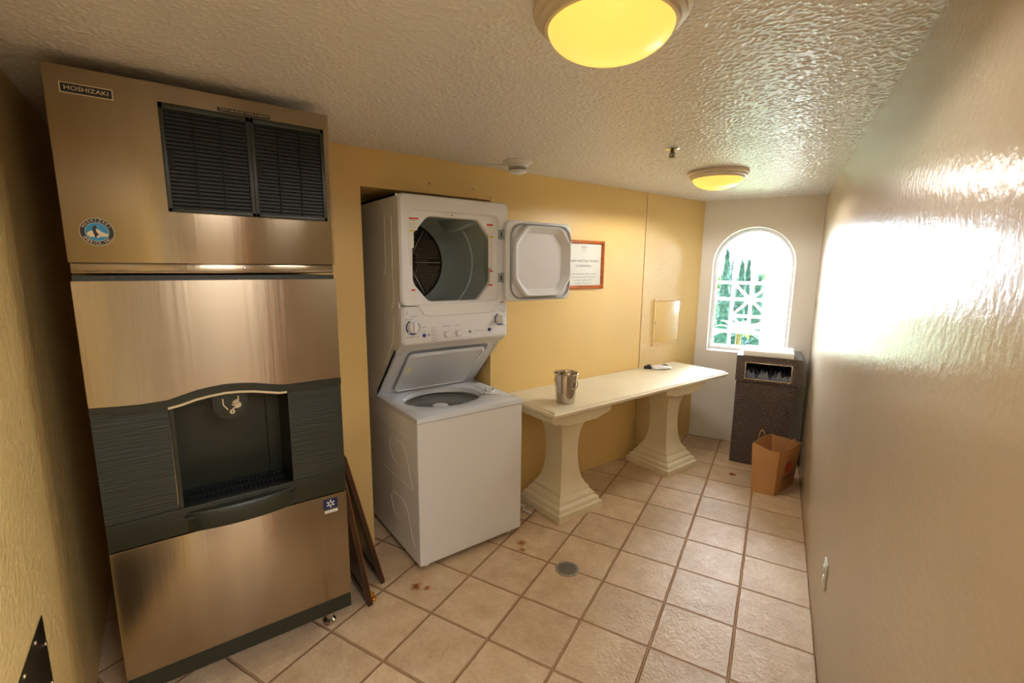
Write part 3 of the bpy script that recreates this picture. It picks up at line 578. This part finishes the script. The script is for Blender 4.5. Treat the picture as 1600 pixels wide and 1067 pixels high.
for i in range(-14, 15):
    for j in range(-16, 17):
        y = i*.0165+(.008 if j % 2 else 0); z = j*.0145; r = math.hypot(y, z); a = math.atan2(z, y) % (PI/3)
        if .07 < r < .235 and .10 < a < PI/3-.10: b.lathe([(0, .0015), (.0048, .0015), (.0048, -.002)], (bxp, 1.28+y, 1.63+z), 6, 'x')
bk = obj('drum_back', b, [mat('dark_drum_plate', (58, 52, 40), .4, .3), mat('lit_look_drum_holes', (150, 132, 104), .4, .3)], dr)  # hole dots coloured lighter, as if lit from behind the drum
b = MB()
for k in range(6):
    a = k*PI/3; b.tube([(bxp+.006, 1.28+.05*math.cos(a), 1.63+.05*math.sin(a)), (bxp+.006, 1.28+.235*math.cos(a), 1.63+.235*math.sin(a))], .007, 6)
    b.tube([(bxp+.008, 1.28+.08*math.cos(a+.25), 1.63+.08*math.sin(a+.25)), (bxp+.008, 1.28+.08*math.cos(a+.8), 1.63+.08*math.sin(a+.8))], .006, 6)
obj('back_ribs', b, m_steel_edge, bk)
# stickers round the mouth
b = MB(); fx = DX-.0155
def lab(y0, y1, z0, z1, k, x=fx): b.cur = k; b.box(x, x+.0006, y0, y1, z0, z1)
lab(1.024, 1.070, 1.79, 1.846, 0); lab(1.024, 1.076, 1.842, 1.850, 1, fx+.0003); lab(1.024, 1.048, 1.70, 1.79, 0); lab(1.024, 1.052, 1.782, 1.790, 2, fx+.0006); lab(1.024, 1.036, 1.60, 1.70, 0)
lab(1.028, 1.050, 1.482, 1.490, 1); lab(1.026, 1.060, 1.425, 1.482, 0); b.cur = 3
for k in range(9): text(b, 'WARNING', (fx+.0008, 1.030, 1.69-k*.009), (0, 1, 0), (0, 0, 1), .009, .005)
text(b, 'WARNING', (fx+.001, 1.044, 1.836), (0, 1, 0), (0, 0, 1), .03, .008)
for k in range(4): text(b, 'RISK OF FIRE', (fx+.0008, 1.043, 1.824-k*.008), (0, 1, 0), (0, 0, 1), .03, .005)
obj('warning_label', b, [m_label, m_red, m_yel, m_ink], t, smooth=0); b = MB(); lab(1.495, 1.535, 1.836, 1.845, 1); lab(1.505, 1.535, 1.60, 1.834, 0); lab(1.512, 1.536, 1.768, 1.780, 2, fx+.0005); lab(1.512, 1.536, 1.58, 1.588, 1, fx+.0005); lab(1.515, 1.534, 1.50, 1.578, 0); lab(1.503, 1.533, 1.50, 1.508, 1, fx+.0006); b.cur = 3
for k in range(18): text(b, 'CAUTION', (fx+.0008, 1.521, 1.76-k*.009), (0, 1, 0), (0, 0, 1), .018, .005)
obj('warning_label', b, [m_label, m_red, m_yel, m_ink], t, smooth=0); b = MB(); lab(1.225, 1.315, 1.8685, 1.884, 0); b.cur = 3; b.box(fx+.0006, fx+.001, 1.265, 1.275, 1.873, 1.879); text(b, 'MODEL  SERIAL', (fx+.0008, 1.24, 1.876), (0, 1, 0), (0, 0, 1), .025, .006)
obj('serial_label', b, [m_label, m_red, m_yel, m_ink], t, smooth=0)
# control panel
b = MB()
b.loft([[(DX-.05, y, z) for y, z in ((LY0+.004, 1.175), (LY1-.004, 1.175), (LY1-.004, 1.402), (LY0+.004, 1.402))], rr24(LY0+.002, LY1-.002, 1.188, 1.403, .02, DX-.02)[::6]] , True) if 0 else None
ring(b, [rr24(LY0+.001, LY1-.001, 1.185, 1.403, .012, DX-.045), rr24(LY0, LY1, 1.195, 1.403, .02, DX-.015), rr24(LY0+.012, LY1-.012, 1.207, 1.401, .015, DX-.001), rr24(LY0+.014, LY1-.014, 1.209, 1.399, .013, DX)])
b.add(rr24(LY0+.014, LY1-.014, 1.209, 1.399, .013, DX), [tuple(range(24))])
b.loft([[(x, y, z) for x, z in ((DX-.02, 1.205), (bx1-.002, bz1-.002), (bx1-.03, bz1+.02), (DX-.05, 1.24))] for y in (LY0+.001, LY1-.001)])
cp = obj('control_panel', b, m_whitepl, t)
b = MB(); P1 = [(1.045, 1.41), (1.585, 1.41), (1.545, 1.352), (1.515, 1.345), (1.115, 1.345), (1.085, 1.352)]
P2 = [(1.055, 1.41), (1.575, 1.41), (1.538, 1.358), (1.51, 1.350), (1.12, 1.350), (1.092, 1.358)]
b.loft([[(DX-.002, y, z) for y, z in P1], [(DX+.006, y, z) for y, z in P2]]); obj('brow_panel', b, m_white, t)
def knob(y, z, r, label=None, blue=False):
    b = MB(); b.lathe([(r*1.06, 0), (r, .004), (r*.92, .018), (r*.85, .020), (0, .020)], (DX, y, z), 28, 'x')
    if r > .02: b.box(DX+.018, DX+.034, y-.0065, y+.0065, z-r*.92, z+r*.92, .003)
    k = tag(obj('knob', b, m_whitepl, cp), label)
    if blue:
        b = MB()
        for a0, a1, ci in ((2.0, 3.9, 0), (4.1, 5.3, 1), (5.5, 6.9, 2)):
            b.cur = ci; n = 12; L = [[(DX+.0012, y+q*math.cos(a0+(a1-a0)*i/n), z+q*math.sin(a0+(a1-a0)*i/n)) for q in (r*1.12, r*1.36)] for i in range(n+1)]
            b.loft(L, caps=False, closed=False)
        obj('dial_ring', b, [m_navy, m_blue, m_grey], k, smooth=0)
knob(1.024, 1.294, .029, 'large washer cycle knob', True); knob(1.575, 1.306, .027, 'large dryer cycle knob', True); knob(1.222, 1.244, .017); knob(1.292, 1.246, .017)
for y, z, r in ((1.088, 1.247, .008), (1.501, 1.249, .008), (1.116, 1.248, .005)):
    b = MB(); b.lathe([(r*1.3, 0), (r*1.2, .003), (r, .003), (r*.95, .006), (0, .007)], (DX, y, z), 16, 'x'); tag(obj('button', b, m_blue if r > .006 else m_grey, cp), 'blue push button' if r > .006 else None)
b = MB(); XX = DX+.0008; R_, U_ = (0, 1, 0), (0, 0, 1)
b.cur = 1; text(b, 'WASHER', (XX, 1.030, 1.350), R_, U_, .038, .008); text(b, 'DRYER', (XX, 1.575, 1.357), R_, U_, .022, .007); b.cur = 0
for s_, y, z, wd in (('COTTONS', .999, 1.337, .036), ('PERMANENT PRESS', 1.018, 1.243, .072), ('DELICATES', 1.082, 1.290, .038), ('TEMPERATURE', 1.220, 1.287, .046), ('LOAD SIZE', 1.290, 1.287, .03), ('SIGNAL', 1.140, 1.283, .02), ('START', 1.088, 1.268, .014), ('START', 1.501, 1.272, .014), ('COTTONS', 1.535, 1.322, .022), ('TIMED DRY', 1.602, 1.350, .026), ('EASY CARE', 1.538, 1.286, .024), ('TIME DRY', 1.600, 1.268, .024)): text(b, s_, (XX, y, z), R_, U_, wd, .0075)
for i, s_ in enumerate(('OFF', 'WASH', 'RINSE', 'SPIN', 'LID LOCK')): b.box(XX, XX+.0005, 1.132, 1.136, 1.269-i*.0135, 1.273-i*.0135); text(b, s_, (XX, 1.149, 1.271-i*.0135), R_, U_, .005*len(s_), .006)
for kx, kz, rr in ((1.024, 1.294, .048), (1.575, 1.306, .043)):
    for i in range(10): a = i*2*PI/10+.3; text(b, 'NORMAL', (XX, kx+rr*math.cos(a), kz+rr*math.sin(a)*.92), R_, U_, .010, .004)
for kx in (1.222, 1.292):
    for i in range(4): a = i*PI/2+.8; text(b, 'HOT' if kx < 1.25 else 'MED', (XX, kx+.028*math.cos(a), 1.245+.024*math.sin(a)), R_, U_, .009, .005)
b.lathe([(.0, 0), (.0075, 0), (.0075, .0005)], (XX, 1.370, 1.246), 20, 'x'); text(b, 'GENERAL ELECTRIC', (XX, 1.432, 1.248), R_, U_, .056, .007)
b.box(XX, XX+.0004, .985, 1.001, 1.365, 1.3655).box(XX, XX+.0004, .985, 1.001, 1.377, 1.3775); text(b, 'energy', (XX, .993, 1.371), R_, U_, .013, .008)
b.cur = 2; text(b, 'ge', (XX+.0008, 1.370, 1.246), R_, U_, .009, .010)
obj('panel_print', b, [m_ink, m_blue, m_label], cp, smooth=0)
# dryer door, swung fully open to the right
HY = 1.592; 
d = MB(); dx = -2.215
DO = [rr24(HY, 2.098, 1.408, 1.872, .04, dx), rr24(HY, 2.098, 1.408, 1.872, .04, dx+.018), rr24(HY+.006, 2.092, 1.414, 1.866, .036, dx+.024)]
d.loft(DO); door = obj('dryer_door', d, m_white, t)
b = MB(); mid = rr24(HY+.030, 2.082, 1.424, 1.852, .075, dx+.030); b.tube(mid, .006, 6, closed=True); obj('gasket', b, m_grey, door)
b = MB(); lz = 1.638
OCs = [octo(HY+.036, 2.070, 1.432, 1.848, (.075, .09), dx+.024, .03), octo(HY+.040, 2.066, 1.436, 1.846, (.08, .095), dx+.055, .025), octo(HY+.046, 2.060, 1.442, 1.840, (.082, .097), dx+.061, .025), octo(HY+.053, 2.053, 1.449, 1.833, (.082, .097), dx+.055, .025), octo(HY+.080, 2.024, 1.480, 1.804, (.060, .07), dx+.0265, .02)]
b.loft(OCs); obj('door_liner', b, m_whitepl, door)
for z in (1.545, 1.790):
    b = MB(); b.box(DX-.002, DX+.010, 1.563, HY+.006, z-.026, z+.026, .002).lathe([(.006, -.03), (.006, .03)], (DX+.012, HY-.006, z), 10, caps=True); b.cur = 1; b.box(DX+.010, DX+.0108, 1.572, 1.580, z-.012, z+.012); obj('hinge', b, [m_grey, m_dark], t)
# washer lid, leaning open against the backsplash
b = MB(); LS0, LS1 = .028, .395; 
def Lp(y, s, o_): return S(y, s, o_)
ly0, ly1 = 1.050, 1.545
b.loft([srect(ly0, ly1, LS0, LS1, .03, .004), srect(ly0, ly1, LS0, LS1, .03, .016), srect(ly0+.012, ly1-.012, LS0+.006, LS1-.018, .02, .020), srect(ly0+.018, ly1-.018, LS0+.010, LS1-.024, .018, .012)])
L = [[S(y, LS1-.022-.010*math.exp(-((y-1.30)/.06)**2), .014), S(y, LS1-.006, .022), S(y, LS1+.001, .010)] for y in [ly0+.03+i*(ly1-ly0-.06)/20 for i in range(21)]]
b.loft(L); lid = obj('washer_lid', b, m_deck, t, smooth=.5)
b = MB(); c0 = [S(y, s, .0135) for y, s in ((ly0+.028, .27), (ly0+.043, .275), (ly0+.05, .24), (ly0+.038, .205), (ly0+.024, .21))]; b.loft([c0, [p+sn*.0006 for p in c0]]); obj('lid_sticker', b, m_yel if 0 else mat('pale_yellow_sticker', (226, 224, 178), .6), lid)
b = MB()
for s in (.10, .17, .23, .29): b = MB(); b.loft([[S(ly0+.008, s, .0165)+Vector((0, math.cos(a)*.0025, 0))+sd*math.sin(a)*.0025+sn*h for a in [PI/3*i for i in range(6)]] for h in (0, .001)]); obj('lid_bumper', b, m_dark, lid)

for x, y in ((WXF-.06, LY0+.06), (WXF-.06, LY1-.06), (LB+.07, LY0+.06), (LB+.07, LY1-.06)):
    b = MB(); b.lathe([(.022, 0), (.024, .008), (.016, .012), (.010, .036)], (x, y, 0), 16, caps=True); obj('foot', b, m_whitepl, t)

# ------------------------------------------------------------------ bench table
t = thing('console_table', 'long cream stone bench table on two flared pedestals, against the yellow wall', 'table', (-2.2, 2.75, 0))
def trect(x0, x1, y0, y1, z, c=.0):
    return [(x0, y0, z), (x1, y0, z), (x1, y1-c, z), (x1-c, y1, z), (x0, y1, z)]
b = MB(); ins = [(.722, .020), (.728, .012), (.733, .012), (.735, .002), (.748, .0), (.752, .004), (.753, .012), (.760, .016), (.763, .022), (.765, .03)]
b.loft([trect(-2.465, -1.945-i_, 1.770+i_, 3.715-i_, z, .02) for z, i_ in ins]); obj('tabletop', b, m_stone, t, smooth=.4)
def pedestal(cy):
    cx_ = -2.205; b = MB()
    pr = [(0, .205, .198), (.045, .205, .198), (.050, .200, .193), (.052, .190, .183), (.075, .186, .180), (.082, .178, .172), (.088, .166, .160), (.105, .163, .157), (.118, .152, .147), (.130, .140, .134), (.150, .135, .129), (.165, .122, .114), (.20, .104, .096), (.26, .089, .081), (.33, .082, .074), (.40, .080, .072), (.47, .082, .074), (.53, .088, .082), (.58, .100, .096), (.61, .116, .116), (.632, .14, .15), (.645, .175, .185)]
    L = []
    for z, hx, hy in pr: L.append([(cx_-hx, cy-hy, z), (cx_+hx, cy-hy, z), (cx_+hx, cy+hy, z), (cx_-hx, cy+hy, z)])
    b.loft(L)
    s = [(cy-.225, .655)]+[(cy-.235+.028*math.cos(a), .690+.028*math.sin(a)) for a in [PI*1.5-PI*i/8 for i in range(9)]]
    s2 = [(2*cy-y, z) for y, z in s][::-1]
    prof = [(cy-.17, .640)]+s+s2+[(cy+.17, .640)]
    prof = [(cy-.13, .635), (cy-.19, .652)]+[(cy-.235+.03*math.cos(a), .6905+.03*math.sin(a)) for a in [-PI/2-PI*i/8 for i in range(9)]]+[(cy+.235+.03*math.cos(a), .6905+.03*math.sin(a)) for a in [PI/2-PI*i/8 for i in range(9)]]+[(cy+.19, .652), (cy+.13, .635)]
    b.prism(prof, cx_-.19, cx_+.19); return obj('pedestal', b, m_stone, t, smooth=.5)
pedestal(2.078); pedestal(3.215)

# bucket
bx, by, bz = -2.085, 1.985, .766
t = thing('ice_bucket', 'polished steel ice bucket with ring handles, standing on the bench table', 'bucket', (bx, by, bz))
b = MB(); b.lathe([(0, .002), (.054, .0), (.058, .004), (.060, .01), (.066, .08), (.0735, .182), (.079, .186), (.081, .190), (.079, .193), (.0725, .190), (.070, .18), (.058, .012), (0, .008)], (bx, by, bz), 48); obj('body', b, m_chrome, t, smooth=.8)
for a0 in (-.05, PI-.05):
    o_ = Vector((math.cos(a0), math.sin(a0), 0)); s_ = Vector((-o_.y, o_.x, 0)); c = Vector((bx, by, bz+.15))+o_*.072
    b = MB(); b.tube([c, c+o_*.012], .007, 10); b.tube([c+o_*.010+s_*.026*math.sin(q)+Vector((0, 0, -.022+.027*math.cos(q))) for q in [2*PI*i/24 for i in range(24)]], .0028, 8, closed=True); obj('ring_handle', b, m_chrome, t)
# sock / cloth
c = Vector((-2.375, 3.33, .765)); b = MB()
def blob(mb, path, rs, hs, ci):
    mb.cur = ci; L = []
    for i, (p, r, h) in enumerate(zip(path, rs, hs)):
        p = Vector(p); a = Vector(path[max(0, i-1)]); q = Vector(path[min(len(path)-1, i+1)]); d = (q-a).normalized(); s_ = Vector((-d.y, d.x, 0))
        L.append([p+s_*r*math.cos(2*PI*j/10)+Vector((0, 0, max(0.001-p.z+.765, h*(math.sin(2*PI*j/10)+.9)/1.9+(.006*math.sin(j*3+i*2))))) for j in range(10)])
    mb.loft(L)
blob(b, [(-2.43, 3.22, .765), (-2.40, 3.235, .765), (-2.37, 3.26, .765)], [.022, .03, .03], [.022, .032, .028], 1)
blob(b, [(-2.385, 3.245, .765), (-2.36, 3.28, .765), (-2.33, 3.32, .765), (-2.31, 3.36, .765), (-2.29, 3.40, .765)], [.03, .045, .05, .045, .02], [.03, .024, .03, .026, .014], 0)
blob(b, [(-2.36, 3.37, .765), (-2.345, 3.40, .765), (-2.33, 3.42, .765)], [.014, .016, .01], [.03, .024, .014], 1)
tag(obj('sock', b, [m_cloth, m_darkcloth], loc=c, smooth=1.2), 'crumpled white sock with dark toe and heel, lying on the bench table', 'sock')

# ------------------------------------------------------------------ wall things
t = thing('framed_sign', 'small framed notice in an orange wooden frame on the yellow wall', 'sign', (WX, 2.49, 1.45))
fy0, fy1, fz0, fz1, fwid = 2.283, 2.697, 1.452, 1.800, .024
b = MB()
def rl(i_, x): return [(x, fy0+i_, fz0+i_), (x, fy1-i_, fz0+i_), (x, fy1-i_, fz1-i_), (x, fy0+i_, fz1-i_)]
ring(b, [rl(0, WX+.001), rl(0, WX+.018), rl(.006, WX+.023), rl(.016, WX+.020), rl(fwid, WX+.010), rl(fwid, WX+.002)]); obj('frame', b, m_wood, t)
b = MB(); b.box(WX+.001, WX+.005, fy0+.02, fy1-.02, fz0+.02, fz1-.02); pp = obj('paper', b, m_paper, t)
b = MB(); sxp = WX+.0055; text(b, 'Fairmont', (sxp, 2.49, 1.752), R_, U_, .062, .030, shear=.35); text(b, 'MIRAMAR', (sxp, 2.49, 1.728), R_, U_, .042, .010)
text(b, 'Washer and Dryer Facilities', (sxp, 2.49, 1.655), R_, U_, .315, .028); text(b, 'Complimentary', (sxp, 2.49, 1.620), R_, U_, .16, .028)
for i, (s_, wd) in enumerate((('Laundry Detergents, Fabric Softener,', .27), ('Dryer Sheets and Stain Remover', .245), ('available in Caffe Cini 24/7', .19), ('located on Terrace Level', .17))): text(b, s_, (sxp, 2.49, 1.560-i*.0225), R_, U_, wd, .018)
obj('sign_text', b, mat('pale_grey_print', (150, 152, 148), .6), pp, smooth=0)
t = thing('access_panel', 'square yellow-painted access panel set in the wall by the window', 'panel', (WX, 3.55, .94))
b = MB(); Q = lambda i_, x: [(x, 3.352+i_, .940+i_), (x, 3.745-i_, .940+i_), (x, 3.745-i_, 1.345-i_), (x, 3.352+i_, 1.345-i_)]
ring(b, [Q(0, WX+.003), Q(0, WX+.010), Q(.003, WX+.012), Q(.022, WX+.012), Q(.024, WX+.008)]); obj('panel_frame', b, m_yellow, t)
b = MB(); b.loft([Q(.026, WX+.0035), Q(.026, WX+.010), Q(.028, WX+.011)]); pd = obj('panel_door', b, mat('smooth_yellow_paint', (228, 196, 128), .25), t); b = MB(); b.lathe([(.006, 0), (.006, .003), (0, .003)], (WX+.011, 3.375, 1.14), 12, 'x'); obj('latch', b, m_mesh, pd)
for i, (y, z, lb) in enumerate(((1.256, 2.066, 'small pale anchor nub on the wall, left one above the dryer'), (1.545, 2.067, 'small pale anchor nub on the wall, middle one above the dryer'), (1.672, 2.026, 'small pale anchor nub at the top right corner of the alcove'))):
    b = MB(); b.lathe([(.006, 0), (.007, .004), (.003, .011), (0, .012)], (WX, y, z), 10, 'x'); tag(obj('wall_anchor', b, m_stone, loc=(WX, y, z)), lb, 'wall anchor', 'anchors on the yellow wall')
# black plate on near wall
t = thing('kick_plate', 'black riveted metal plate low on the yellow wall, at the lower left corner', 'metal plate', (-1.2, WN, .2))
b = MB(); b.box(-1.65, -.35, WN+.0005, WN+.003, .12, .676, .001); obj('plate', b, m_kick, t)
for x, z in ((-1.635, .60), (-1.635, .48), (-1.55, .664), (-1.43, .664), (-1.31, .664), (-1.19, .664), (-1.0, .664)):
    b = MB(); b.lathe([(.006, .0), (.005, .003), (0, .004)], (x, WN+.003, z), 10, 'y'); obj('rivet', b, m_steel_edge, t)
# outlet on right wall
c0 = RP(2.545, .37, 0); t = thing('wall_outlet', 'small outlet cover plate low on the right wall', 'outlet', c0)
def RB(mb, s0, s1, z0, z1, o0, o1, bev=0): mb.box(s0, s1, o0, o1, z0, z1, bev, T=lambda p: RP(p.x, p.z, p.y))
b = MB(); RB(b, 2.510, 2.580, .315, .432, -.007, -.0005, .002); pl = obj('cover_plate', b, m_label, t)
b = MB(); RB(b, 2.530, 2.560, .380, .410, -.012, -.006, .002); RB(b, 2.530, 2.560, .335, .365, -.009, -.006, .002); obj('socket', b, m_whitepl, pl)

# ------------------------------------------------------------------ bin, tray, paper bag
def FB(mb, u0, u1, o0, o1, z0, z1, bev=0): mb.box(u0, u1, o0, o1, z0, z1, bev, T=lambda p: W(p.x, p.z, p.y))
t = thing('wicker_bin', 'tall brown wicker litter bin with an open slot, in the corner below the window', 'bin', W(.62, 0, -.3))
b = MB(); u0, u1, of0, of1 = .410, .852, -.502, -.06
b.loft([[W(u, z, o_) for u, o_ in ((u0, of0), (u0+(u1-u0)*k, of0), (u0+(u1-u0)*k, of1), (u0, of1))] for z, k in ((.005, .86), (.05, .865), (.35, .92), (.700, .99))]); obj('body', b, m_wicker, t)
b = MB(); hz0, hz1, hu0, hu1 = .728, .862, .470, .795; lu0, lu1, lf0, lf1 = .402, .862, -.512, -.05
b.cur = 0
FB(b, lu0, hu0, lf0, lf0+.03, .706, .905); FB(b, hu1, lu1, lf0, lf0+.03, .706, .905); FB(b, hu0, hu1, lf0, lf0+.03, .706, hz0); FB(b, hu0, hu1, lf0, lf0+.03, hz1, .905)
FB(b, lu0, lu0+.02, lf0+.03, lf1, .706, .905); FB(b, lu1-.02, lu1, lf0+.03, lf1, .706, .905); FB(b, lu0+.02, lu1-.02, lf1-.02, lf1, .706, .905); FB(b, lu0, lu1, lf0, lf1, .905, .915, .003)
hd = obj('hood', b, m_wicker, t)
b = MB()
for q in ((hu0-.004, hu0+.004, hz0-.004, hz1+.004), (hu1-.004, hu1+.004, hz0-.004, hz1+.004), (hu0, hu1, hz0-.004, hz0+.004), (hu0, hu1, hz1-.004, hz1+.004)): FB(b, q[0], q[1], lf0-.004, lf0+.02, q[2], q[3], .001)
obj('slot_rim', b, m_steel_edge, hd)
b = MB(); rnd = random.Random(3); L = []
for i in range(24):
    u = hu0+.004+(hu1-hu0-.008)*i/23; L.append([W(u, hz0-.01, lf0+.034)]+[W(u+rnd.uniform(-.004, .004), hz0+.035+.022*math.sin(i*.8+j)+.022*math.sin(i*1.9-j*1.3)+rnd.uniform(-.008, .008), lf0+.036+.03*j) for j in range(7)])
b.loft(L, caps=False, closed=False); obj('bin_liner', b, m_bagfilm, t, smooth=.9)
t = thing('white_tray', 'shallow white box lying on top of the wicker bin', 'box', W(.63, .915, -.32))
b = MB(); FB(b, .445, .800, -.500, -.17, .9155, .921); 
for q in ((.445, .449, -.500, -.17), (.796, .800, -.500, -.17), (.445, .800, -.500, -.496), (.445, .800, -.174, -.17)): FB(b, q[0], q[1], q[2], q[3], .9155, .953, .001)
FB(b, .447, .798, -.498, -.172, .950, .955, .001); obj('box', b, m_label, t)
# paper bag
P = [Vector((-1.508, 3.32, 0)), Vector((-1.375, 3.382, 0)), Vector((-1.382, 3.70, 0)), Vector((-1.525, 3.64, 0))]
Tp = [Vector((-1.560, 3.385, .345)), Vector((-1.372, 3.395, .325)), Vector((-1.350, 3.70, .345)), Vector((-1.55, 3.67, .355))]
t = thing('paper_bag', 'open brown paper grocery bag with loop handles, in front of the wicker bin', 'bag', (-1.5, 3.49, 0))
b = MB(); L = []; K = 9
def per(f, n=8):
    C_ = [P[i].lerp(Tp[i], f) for i in range(4)]; mid = sum(C_, Vector())/4; out = []
    for i in range(4):
        a, c = C_[i], C_[(i+1) % 4]
        for k in range(n):
            g = k/n; p = a.lerp(c, g); bul = math.sin(PI*g)*((.012 if i % 2 else -.016)*f); d = (p-mid); d.z = 0; d.normalize(); p = p+d*bul
            p.z += .004*math.sin(7*g+i*2)*f+(-.012*math.sin(PI*g)*f if f > .95 and i == 0 else 0); out.append(p)
    return out, mid
for k in range(K): l, m_ = per(k/(K-1)); L.append(l)
inn = []
for k in range(K-1, 0, -1): l, m_ = per(k/(K-1)); inn.append([p+(Vector((m_.x, m_.y, p.z))-p).normalized()*.002 for p in l])
b.loft(L+inn, caps=True); obj('bag_body', b, m_paperbag, t, smooth=.5)
def onface(i, g, f): C0 = P[i].lerp(Tp[i], f); C1 = P[(i+1) % 4].lerp(Tp[(i+1) % 4], f); return C0.lerp(C1, g)
for i, gs in ((1, (.30, .72)), (3, (.28, .70))):
    a = onface(i, gs[0], .93); c = onface(i, gs[1], .93); out = (onface(i, .5, 1)-sum(Tp, Vector())/4); out.z = 0; out.normalize(); pts = []
    for k in range(13): f = k/12; pts.append(a.lerp(c, f)+Vector((0, 0, .085*math.sin(PI*f)**.7))+out*.006*(1+math.sin(PI*f)))
    b = MB(); b.loft([[p+out*.001+Vector((0, 0, .007)), p+out*.001-Vector((0, 0, .007)), p-out*.001-Vector((0, 0, .007)), p-out*.001+Vector((0, 0, .007))] for p in pts]); obj('handle', b, m_paperbag, t)
b = MB(); fo = onface(1, .5, .4); fr_ = (onface(1, 1, .4)-onface(1, 0, .4)).normalized(); fu = (onface(1, .5, .9)-onface(1, .5, .2)).normalized(); fn = fr_.cross(fu).normalized()
def fp_(g, f): return onface(1, g, f)+fn*.012
b.cur = 0; text(b, 'SAFEWAY', fp_(.48, .34), fr_, fu, .19, .055, depth=.004)
b.cur = 1; c = fp_(.45, .58); b.loft([[c+fr_*.042*math.cos(2*PI*j/24)+fu*.042*math.sin(2*PI*j/24)+fn*h for j in range(24)] for h in (.003, .004)])
b.cur = 2; text(b, 'S', c+fn*.004, fr_, fu, .040, .085, depth=.001); b.cur = 0
for k in range(2): b.loft([[fp_(g, f)+fn*.004 for g, f in ((.25, .25-.05*k), (.7, .25-.05*k), (.7, .243-.05*k), (.25, .243-.05*k))], [fp_(g, f)+fn*.0045 for g, f in ((.25, .25-.05*k), (.7, .25-.05*k), (.7, .243-.05*k), (.25, .243-.05*k))]])
obj('store_logo', b, [m_black, m_red, m_paperbag], t, smooth=0)
# ------------------------------------------------------------------ floor things
c = Vector((-1.650, 1.620, 0)); t = thing('floor_drain', 'round metal floor drain with a perforated grate, set in the tiles', 'drain', c)
b = MB(); b.lathe([(.064, .0005), (.064, .003), (.056, .004), (.055, .002), (0, .002)], c, 40); obj('grate', b, mat('worn_drain_metal', (168, 160, 146), .4, .5), t)
b = MB()
for i in range(-5, 6):
    for j in range(-5, 6):
        if math.hypot(i, j) < 5.1: b.box(c.x+i*.0095-.003, c.x+i*.0095+.003, c.y+j*.0095-.003, c.y+j*.0095+.003, .0022, .0026)
obj('holes', b, m_dark, t, smooth=0)
def lean(x0, x1, yb, yt, H, wd, th, label, kb):
    t = thing('picture_frame', label, 'frame', ((x0+x1)/2, yb, 0), 'dark frames leaning on the dispenser')
    a = math.atan2(yb-yt, H); L_ = math.hypot(yb-yt, H); uu = Vector((0, -math.sin(a), math.cos(a))); nrm = Vector((0, math.cos(a), math.sin(a)))
    def Q(x, s, o_): return Vector((x, yb, 0))+uu*s+nrm*o_
    b = MB(); rl_ = lambda i_, o_: [Q(x0+i_, i_, o_), Q(x1-i_, i_, o_), Q(x1-i_, L_-i_, o_), Q(x0+i_, L_-i_, o_)]
    ring(b, [rl_(0, 0), rl_(0, th), rl_(wd*.3, th+.004), rl_(wd*.7, th-.002), rl_(wd, th-.008), rl_(wd, 0), rl_(0, 0)]); obj('frame', b, m_darkwood, t)
    b = MB(); ring(b, [rl_(.002, th-.001), rl_(.006, th+.004), rl_(.010, th+.001)]); ring(b, [rl_(wd-.004, th-.006), rl_(wd-.001, th-.002), rl_(wd+.002, th-.006)]); obj('gold_bead', b, m_gold, t)
    b = MB(); b.loft([rl_(wd-.002, .004), rl_(wd-.002, .008)]); obj('backing', b, m_darkwood, t)
    for x in (x1,):
        if kb: b = MB(); [b.lathe([(0, 0), (.012, .004), (.014, .012), (.008, .02), (0, .024)], Q(x-.01-.012*k, .01+.006*k, th+.008), 10) for k in range(3)]; obj('corner_ornament', b, m_gold, t)
lean(-2.42, -2.0, .655, .556, .66, .05, .022, 'nearer dark wooden frame with gold beading, leaning on the ice dispenser', True)
lean(-2.44, -2.12, .765, .600, .72, .045, .020, 'farther dark wooden frame, leaning behind the first one beside the dispenser', False)
b = MB(); b.tube([(-2.38, 1.80, .012), (-2.30, 1.835, .009), (-2.26, 1.80, .009), (-2.20, 1.815, .009)], .008, 8); tag(obj('cord', b, m_whitepl, loc=(-2.3, 1.81, 0)), 'short white cord on the floor between washer and pedestal', 'cord')
c = Vector((-1.735, 3.48, 0)); b = MB(); b.loft([[c+Vector((r*math.cos(2*PI*j/9)*(1+.4*math.sin(j*2.3)), r*.7*math.sin(2*PI*j/9), h+.004*math.sin(j*3)*(h > .002))) for j in range(9)] for r, h in ((.02, .001), (.028, .006), (.015, .012))]); tag(obj('dry_leaf', b, mat('dry_red_leaf', (150, 84, 60), .7), loc=c), 'small curled reddish leaf on the tiles before the bin', 'leaf')
